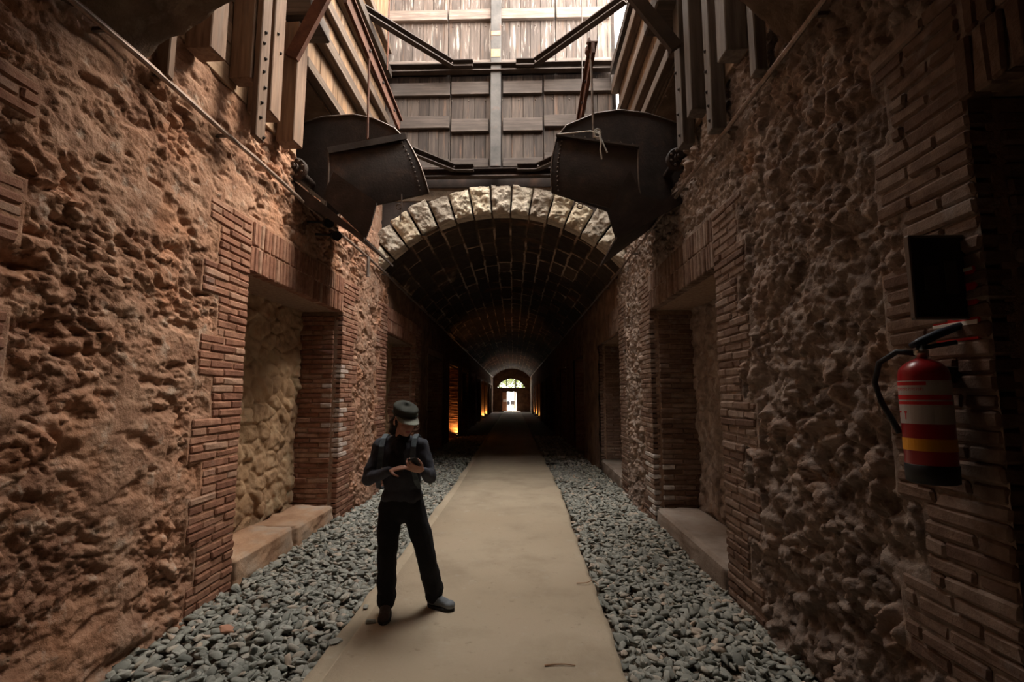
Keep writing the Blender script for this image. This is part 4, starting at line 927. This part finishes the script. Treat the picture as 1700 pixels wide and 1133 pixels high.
    for A_ in (AR, AL):
        mb = MB(); capsule(mb, np.array(A_)+(0, .008, .055), np.array(A_)+(0, .004, .0), .078, .074); blob(mb, 'trouser_hem', M['trousers'], body, .0075, 3, .014, 20.)
    # boots
    def boot(A_, d, mt, label):
        d = unit(d); s_ = np.array((-d[1], d[0], 0)); b = np.array((A_[0], A_[1], 0.)); mb = MB()
        capsule(mb, b+(0, 0, .06), b+(0, 0, .14), .047, .045); ellip(mb, b+d*-.02+(0, 0, .052), (.048, .038, .045), (d, s_, (0, 0, 1)))
        capsule(mb, b+d*.03+np.array((0, 0, .060)), b+d*.12+np.array((0, 0, .048)), .046, .040); ellip(mb, b+d*.15+np.array((0, 0, .044)), (.055, .046, .036), (d, s_, (0, 0, 1)))
        def cut(c): c[:, 2] = np.maximum(c[:, 2], .012); return c
        o = blob(mb, 'boot', mt, body, .006, 4, .006, 30., cut=cut); o['label'] = label
        mb = MB(); poly = []
        for w in np.linspace(0, 2*PI, 28)[:-1]:
            l = .070+.132*math.cos(w)+.008; wd = .050*math.sin(w)*(1-.12*math.cos(w-.0)+.16*(math.cos(w) > .3)); poly.append(tuple(b+d*(l-.008)+s_*wd+np.array((0, 0, 0.))))
        mb.prism(poly, (0, 0, .001), (0, 0, .024)); mb.build('sole', M['sole'], o)
        mb = MB()
        for k in range(4):
            q = b+d*(.045+.022*k)+np.array((0, 0, .108-.012*k)); mb.tube([q-s_*.022, q+np.array((0, 0, .006)), q+s_*.022], .0035, 5)
        mb.build('laces', M['scarf'], o)
    boot(AR, (.18, -.98, 0), M['boot_brown'], 'brown walking boot'); boot(AL, (.90, -.42, 0), M['boot_grey'], 'grey walking boot with dark sole')
    # hair, cap
    mb = MB(); ellip(mb, hp(0, -.040, .012), (.079, .075, .080), HX); ellip(mb, hp(.045, -.060, -.050), (.045, .045, .060), HX); capsule(mb, hp(.05, -.065, -.03), hp(.055, -.060, -.115), .040, .030)
    capsule(mb, hp(-.073, .006, .0), hp(-.068, .012, -.055), .010, .006); capsule(mb, hp(.073, .006, .0), hp(.068, .012, -.055), .010, .006)
    blob(mb, 'hair', M['hair'], body, .006, 3, .012, 40.)
    cap = MB(); n = 36; vs = []; prof = [(1.00, .036), (1.02, .044), (1.02, .066), (1.05, .074), (1.09, .098), (1.02, .110), (.80, .120), (.4, .126), (.02, .128)]
    for i, (k, h) in enumerate(prof):
        for j in range(n):
            w = 2*PI*j/n; vs.append(hp(.087*k*math.cos(w), -.012+.104*k*math.sin(w), h-.012*math.sin(w)*(h > .09)-.0*(h < .05)))
    fs = [(i*n+j, i*n+(j+1) % n, (i+1)*n+(j+1) % n, (i+1)*n+j) for i in range(len(prof)-1) for j in range(n)]+[tuple((len(prof)-1)*n+j for j in range(n))]
    cap.add(vs, fs); co_ = cap.build('cap', M['cap'], body, True)
    mb = MB(); nu, nv = 22, 8; G = np.zeros((nu, nv, 3)); G2 = np.zeros((nu, nv, 3))
    for i in range(nu):
        w = math.radians(18+144*i/(nu-1))
        for j in range(nv):
            a = j/(nv-1); lat = math.cos(w); k = 1.03+a*.0
            ext = .078*a*math.sin(w)**.7
            q = hp(.087*1.04*lat*(1-.05*a), -.012+.104*1.03*math.sin(w)+ext, .046-.22*ext-.18*ext*lat*lat-.010*lat*lat*a); G[i, j] = q; G2[i, j] = q-u*.005
    mb.grid(G.reshape(-1, 3), nu, nv); mb.grid(G2.reshape(-1, 3), nu, nv)
    for A, B in ((G[:, -1], G2[:, -1]), (G[:, 0], G2[:, 0]), (G[0], G2[0]), (G[-1], G2[-1])): mb.grid(np.stack([A, B], 1).reshape(-1, 3), len(A), 2)
    o = mb.build('cap_brim', M['brim'], co_, True); o['label'] = 'grey-green cap brim, coloured paler as if lit'
    mb = MB(); pts = [hp(.087*1.055*math.cos(w), -.012+.104*1.055*math.sin(w), .056) for w in np.linspace(0, 2*PI, 40)[:-1]]; mb.tube(pts, .0045, 6, closed=True); mb.build('cap_band', M['cap'], co_)
    # backpack with straps over the shoulders
    t = empty('backpack', (-1.02, 4.26, .98), 'dark daypack on the back of the person with blue-grey shoulder straps', 'backpack')
    mb = MB(); ellip(mb, (-1.03, 4.28, 1.16), (.135, .075, .19)); ellip(mb, (-1.03, 4.31, 1.08), (.12, .07, .12)); blob(mb, 'pack_body', M['pack'], t, .012, 4, .02, 9.)
    for x, dx in ((-1.175, .0), (-.915, .0)):
        path = [(x+.01, 4.23, 1.33), (x, 4.17, 1.392), (x, 4.10, 1.412), (x-.0, 4.03, 1.385), (x, 3.985, 1.325), (x, 3.965, 1.25), (x-.01*(1 if x < -1 else -1), 3.965, 1.16), (x-.025*(1 if x < -1 else -1), 3.99, 1.07), (x-.035*(1 if x < -1 else -1), 4.06, .99), (x, 4.20, .97)]
        mb = MB(); n = len(path); P = np.array(path); o2 = np.array((-1.045, 4.09, 1.2)); G = []
        for i in range(n):
            tg = unit(P[min(i+1, n-1)]-P[max(i-1, 0)]); ou = unit(P[i]-np.array((x, 4.09, 1.24))); ou = unit(ou-tg*np.dot(ou, tg)); sd = np.cross(tg, ou)
            G.append([P[i]+sd*.021+ou*.001, P[i]+sd*.021+ou*.011, P[i]-sd*.021+ou*.011, P[i]-sd*.021+ou*.001, P[i]+sd*.021+ou*.001])
        mb.grid(np.array(G).reshape(-1, 3), n, 5); mb.build('shoulder_strap', M['strap'], t)['label'] = 'blue-grey shoulder strap'
    # phone
    pu = unit((-.10, -.52, .60)); pn = unit((-.12, .66, .60)); pn = unit(pn-pu*np.dot(pn, pu)); ps = np.cross(pu, pn)
    t = empty('smartphone', tuple(PH-pu*.07), 'dark smartphone held in the left hand of the standing person', 'phone')
    mb = MB(); mb.box(PH, (.074, .150, .010), (ps, pu, pn), .004); mb.build('phone_body', M['case'], t)
    mb = MB(); mb.box(PH+pn*.0052, (.066, .138, .001), (ps, pu, pn), .0003); mb.build('screen', M['screen'], t)
    mb = MB(); mb.box(PH-pn*.006+pu*.05+ps*.018, (.022, .032, .003), (ps, pu, pn), .001); mb.build('camera_bump', M['panel_edge'], t)
visitor()
# ------------------------------------------------------------------ far end of the tunnel
YE = 60.; CE = CX+float(ax_x(YE)); ZE = float(ax_z(YE))
def end_wall():
    mb = MB(); dx0, dx1, dh = -2.27, -1.12, 1.98; lc = -1.74; lw = 1.78; l0 = 2.45; lr = 1.2
    rl = (lw*lw+lr*lr)/(2*lr); arc = lambda x: l0+lr-rl+math.sqrt(max(rl*rl-(x-lc)**2, 0)) if abs(x-lc) < lw else l0
    xs = sorted(set(list(np.linspace(CE-3.4, CE+3.4, 70))+[dx0-.55, dx0, dx1, lc-lw, lc+lw]))
    for a, b in zip(xs[:-1], xs[1:]):
        m = (a+b)/2; z0 = dh if dx0 < m < dx1 else -.8
        mb.box((m, YE+.15, (z0+l0)/2), (b-a+.002, .3, l0-z0), bev=.0005); zt = arc(m); mb.box((m, YE+.15, (zt+5.4)/2), (b-a+.002, .3, 5.4-zt), bev=.0005)
    structure(mb.build('wall_end', M['tunnelwall']))
    # lunette
    t = empty('window_1', (lc, YE+.15, l0), None, None); t['kind'] = 'structure'
    mb = MB(); P = [(lc+lw*math.cos(w), YE+.1, 0) for w in np.linspace(PI, 0, 25)]; P = [(x, y, arc(x*.999+lc*.001)-.0) for x, y, z in P]
    mb.tube(P, .05, 6); mb.box((lc, YE+.1, l0), (2*lw, .1, .12), bev=.01)
    for x in (-.58, .58, -1.52, 1.52): mb.box((lc+x, YE+.1, (l0+arc(lc+x))/2), (.13 if abs(x) < 1 else .1, .1, arc(lc+x)-l0), bev=.01)
    mb.build('window_frame', M['black'], t)
    mb = MB(); mb.prism([(x, YE+.12, z) for x, y, z in P]+[(lc+lw, YE+.12, l0), (lc-lw, YE+.12, l0)], (0, 0, 0), (0, .008, 0)); mb.build('window_pane', M['glass'], t)
    # open door leaf, swung inwards
    t = empty('door_1', (dx0, YE-.05, ZE+.05), None, None); t['kind'] = 'structure'
    A = np.array((dx0-.02, YE-.08, 0.)); d = unit((-.86, -.5, 0)); n_ = np.array((d[1], -d[0], 0)); zc = (dh+ZE)/2
    mb = MB(); mb.box(A+d*.33+(0, 0, zc), (.66, dh-ZE-.1, .05), (d, (0, 0, 1), n_), .01)
    for zz in (-.85, .0, .9): mb.box(A+d*.33+(0, 0, zc+zz)+n_*-.035, (.6, .12, .03), (d, (0, 0, 1), n_), .006)
    mb.build('door_leaf', M['door_wood'], t)
    mb = MB(); mb.box(A+d*.30+np.array((0, 0, zc+.1))+n_*-.06, (.45, .34, .015), (d, (0, 0, 1), n_), .003); mb.build('notice', M['white'], t)
end_wall()
mb = MB(); mb.add([(-25, YE+.0, ZE-.02), (20, YE+.0, ZE-.02), (20, YE+12, ZE-.40), (-25, YE+12, ZE-.40), (-25, YE+70, ZE-.9), (20, YE+70, ZE-.9)], [(0, 1, 2, 3), (3, 2, 5, 4)]); structure(mb.build('floor', M['yard']))
def far_person(x, y, zg, h, m1, m2, label):
    k = h/1.7; c = lambda a, b, z: (x+a*k, y+b*k, zg+z*k); mb = MB()
    ellip(mb, c(0, 0, 1.58), (.08*k, .09*k, .11*k)); capsule(mb, c(0, 0, 1.36), c(0, 0, 1.5), .05*k); ellip(mb, c(0, 0, 1.15), (.16*k, .10*k, .26*k))
    for s in (-1, 1): capsule(mb, c(.1*s, 0, .9), c(.11*s, .02*s, .08), .07*k, .045*k); capsule(mb, c(.2*s, 0, 1.36), c(.25*s, .02, 1.08), .045*k, .04*k); capsule(mb, c(.25*s, .02, 1.08), c(.20*s, -.12, .86), .04*k, .032*k); ellip(mb, c(.11*s, -.06, .05), (.05*k, .13*k, .05*k))
    b = blob(mb, 'person', M['darkpeople'], None, .022, 2); props(b, label, 'person')
    mb = MB(); ellip(mb, c(0, 0, 1.18), (.20*k, .14*k, .27*k)); ellip(mb, c(0, 0, .95), (.18*k, .13*k, .14*k))
    for s in (-1, 1): capsule(mb, c(.19*s, 0, 1.36), c(.255*s, .02, 1.08), .065*k, .055*k); capsule(mb, c(.255*s, .02, 1.08), c(.21*s, -.10, .9), .055*k, .045*k)
    blob(mb, 'jacket', m1, b, .022, 2)
    mb = MB(); ellip(mb, c(0, 0, .88), (.165*k, .12*k, .12*k))
    for s in (-1, 1): capsule(mb, c(.1*s, 0, .85), c(.11*s, .02*s, .12), .09*k, .06*k)
    blob(mb, 'trousers', m2, b, .022, 2)
far_person(-2.42, 68., -.62, 1.60, M['darkpeople'], M['paletrousers'], 'distant person coloured as a dark silhouette, walking outside the far doorway, the left one')
far_person(-1.75, 66., -.60, 1.72, M['greypeople'], M['paletrousers'], 'distant person coloured as a grey-brown silhouette outside the far doorway, the right one')
def tree(x, y, zg, h, label, seed):
    t = empty('tree', (x, y, zg), label, 'tree', 'trees outside the far lunette window'); r = np.random.RandomState(seed); mb = MB()
    mb.tube([(x, y, zg), (x+.1, y, zg+h*.4), (x, y, zg+h*.8)], [.22, .17, .06], 8); mb.build('trunk', M['bark'], t)
    mb = MB(); n = 2600; c = r.normal(size=(n, 3)); c /= np.linalg.norm(c, axis=1)[:, None]; c *= (r.rand(n)**.4)[:, None]*np.array([3., 2.2, h*.36]); c += np.array([x, y, zg+h*.66])
    for q in c:
        a = unit(r.normal(size=3)); b = unit(np.cross(a, r.normal(size=3))); s = r.uniform(.12, .24); mb.add([q-a*s, q+b*s*.5, q+a*s, q-b*s*.5], [(0, 1, 2, 3)], r.rand())
    o = mb.build('foliage', M['leaf'], t, fix=False)
tree(-5.4, 76, -.9, 7.5, 'sunlit green tree left of centre seen through the far lunette window', 1); tree(1.8, 79, -.9, 8., 'sunlit green tree right of centre seen through the far lunette window', 2); tree(-1.9, 86, -1., 8.8, 'sunlit green tree farthest back, behind the other two outside the lunette', 3)
# warm uplights at the foot of the niches
def uplight(k, side, p, label, col=(1, .42, .10)):
    b = NICHE[k][1]; X = (XL if side > 0 else XR)+float(ax_x(b)); z = float(ax_z(b)); x, y = X-side*.05+side*.12, b-.16
    t = empty('uplight', (x, y, z-.05), label, 'lamp', 'warm uplights along the tunnel')
    mb = MB(); mb.lathe([(.05, 0), (.06, .02), (.055, .12), (.048, .12), (.048, .10)], (x, y, z-.05), n=14); mb.build('housing', M['black'], t)
    mb = MB(); mb.lathe([(.001, .0), (.046, .001), (.046, .004), (.001, .006)], (x, y, z+.055), n=14); mb.build('lens', M['lampglow'], t)
    l = bpy.data.lights.new('uplight_lamp', 'SPOT'); l.energy = p; l.color = col; l.spot_size = math.radians(120); l.spot_blend = .6; l.shadow_soft_size = .04
    o = bpy.data.objects.new('uplight_lamp', l); COL.objects.link(o); o.parent = t; o.location = (0, 0, .135); o.rotation_euler = (PI, 0, 0)
    o.rotation_euler = Vector((-side*.18, .25, 1)).to_track_quat('-Z', 'Y').to_euler()
LN = ['nearest', 'second nearest', 'third nearest', 'fourth nearest', 'fifth nearest', 'sixth nearest']
for q, (k, p) in enumerate(((4, 75), (8, 60), (9, 60))): uplight(k, 1, p, 'small warm floor lamp along the left tunnel wall, %s of its row' % LN[q])
for q, (k, p) in enumerate(((8, 60), (9, 60), (10, 60))): uplight(k, -1, p, 'small warm floor lamp along the right tunnel wall, %s of its row' % LN[q])
# ------------------------------------------------------------------ the ground the passage is cut into
BLOCK_Y = 5.0  # far edge of the added light-blocking deck
def earth():
    for side in (1, -1):
        x0 = (XL-.74) if side > 0 else (XR+.74); xo = x0-side*2.5; mb = MB()
        mb.prism([(x0, -8, 0), (x0, 9, 0), (x0+float(ax_x(60.3)), 60.3, 0), (xo+float(ax_x(60.3)), 60.3, 0), (xo, -8, 0)], (0, 0, -1.5), (0, 0, 5.85))
        structure(mb.build('wall_earth', M['dirt']))
        xi = XL-.09 if side > 0 else XR+.09; mb = MB()
        mb.box(((xi+xo)/2, 6.1, 5.98), (abs(xo-xi), 5.9, .24), bev=.01)
        mb.box(((xi+xo)/2-side*.05, 3.1, 5.1), (abs(xo-xi), .2, 1.6), bev=.01); structure(mb.build('wall_earth', M['dirt']))
        top = 13. if side > 0 else 8.08; mb = MB()
        mb.box((xi-side*.05, 7.1, (5.8+top)/2), (.1, 3.9, top-5.8), bev=.004); mb.box((xi-side*.05, 4.3, (4.62+top)/2), (.1, 2.15, top-4.62), bev=.004)
        structure(mb.build('wall_backing', M['dirt']))
    mb = MB(); mb.box((CX, -2.6, 5.95), (9.6, 11.3, .5), bev=.01); mb.box((CX-.5, 34.7, 5.75), (11, 51.4, .5), bev=.01); structure(mb.build('ceiling_earth', M['dirt']))
    mb = MB(); mb.box((-.55, 9.02, 8.9), (4.72, .1, 6.3), bev=.004); structure(mb.build('wall_backing', M['steel']))  # backing coloured dark so the gap under the beam looks shadowed
    mb = MB(); mb.box((CX, 2.92, 7.4), (5.2, .2, 5.6), bev=.01); structure(mb.build('wall_shaft', M['wood_lag']))
    mb = MB(); boards(mb, (XL-.3, 3.0, 8.3), (0, 1, 0), (1, 0, 0), (0, 0, 1), BLOCK_Y-3.0, 5.2, bw=.22, th=.06, seed=77); structure(mb.build('light_block_deck', M['wood_lag']))  # unseen deck added over the near shaft to hold back skylight
    mb = MB(); mb.box((CX, -8.1, 2.3), (7, .2, 7.4), bev=.01); structure(mb.build('wall_back', M['tunnelwall']))
earth()
# ------------------------------------------------------------------ light
w = bpy.data.worlds.new('sky'); S.world = w; w.use_nodes = True
bg = w.node_tree.nodes['Background']; bg.inputs['Color'].default_value = (1.0, .96, .90, 1); bg.inputs['Strength'].default_value = 15.0
def area(name, loc, size, rot, portal=True):
    l = bpy.data.lights.new(name, 'AREA'); l.shape = 'RECTANGLE'; l.size, l.size_y = size; l.cycles.is_portal = portal
    o = bpy.data.objects.new(name, l); COL.objects.link(o); o.location = loc; o.rotation_euler = rot; return o
area('sky_portal', (-.45, 6.1, 13.1), (4.7, 6.2), (0, 0, 0))
l = bpy.data.lights.new('hazy_sun', 'SUN'); l.energy = 8.; l.angle = math.radians(28); l.color = (1., .84, .66)
o = bpy.data.objects.new('hazy_sun', l); COL.objects.link(o); o.location = (6, 8, 14); o.rotation_euler = Vector((-4.5, -1.8, -5.4)).to_track_quat('-Z', 'Y').to_euler()
# ------------------------------------------------------------------ camera
cam = bpy.data.cameras.new('camera'); co = bpy.data.objects.new('camera', cam); COL.objects.link(co)
cam.sensor_width = 36.; cam.lens = 800/1700*36.; cam.clip_start = .05; cam.clip_end = 300
co.location = (0, 0, 1.76); co.rotation_euler = (PI/2+math.atan(87.5/800), 0, math.radians(1.57)); S.camera = co
v = S.view_settings; v.view_transform = 'Standard'; v.look = 'None'; v.gamma = 1; v.use_curve_mapping = False; v.exposure = .1
S.cycles.use_denoising = True; S.cycles.max_bounces = 8; S.cycles.diffuse_bounces = 6; S.cycles.glossy_bounces = 3; S.cycles.transparent_max_bounces = 8
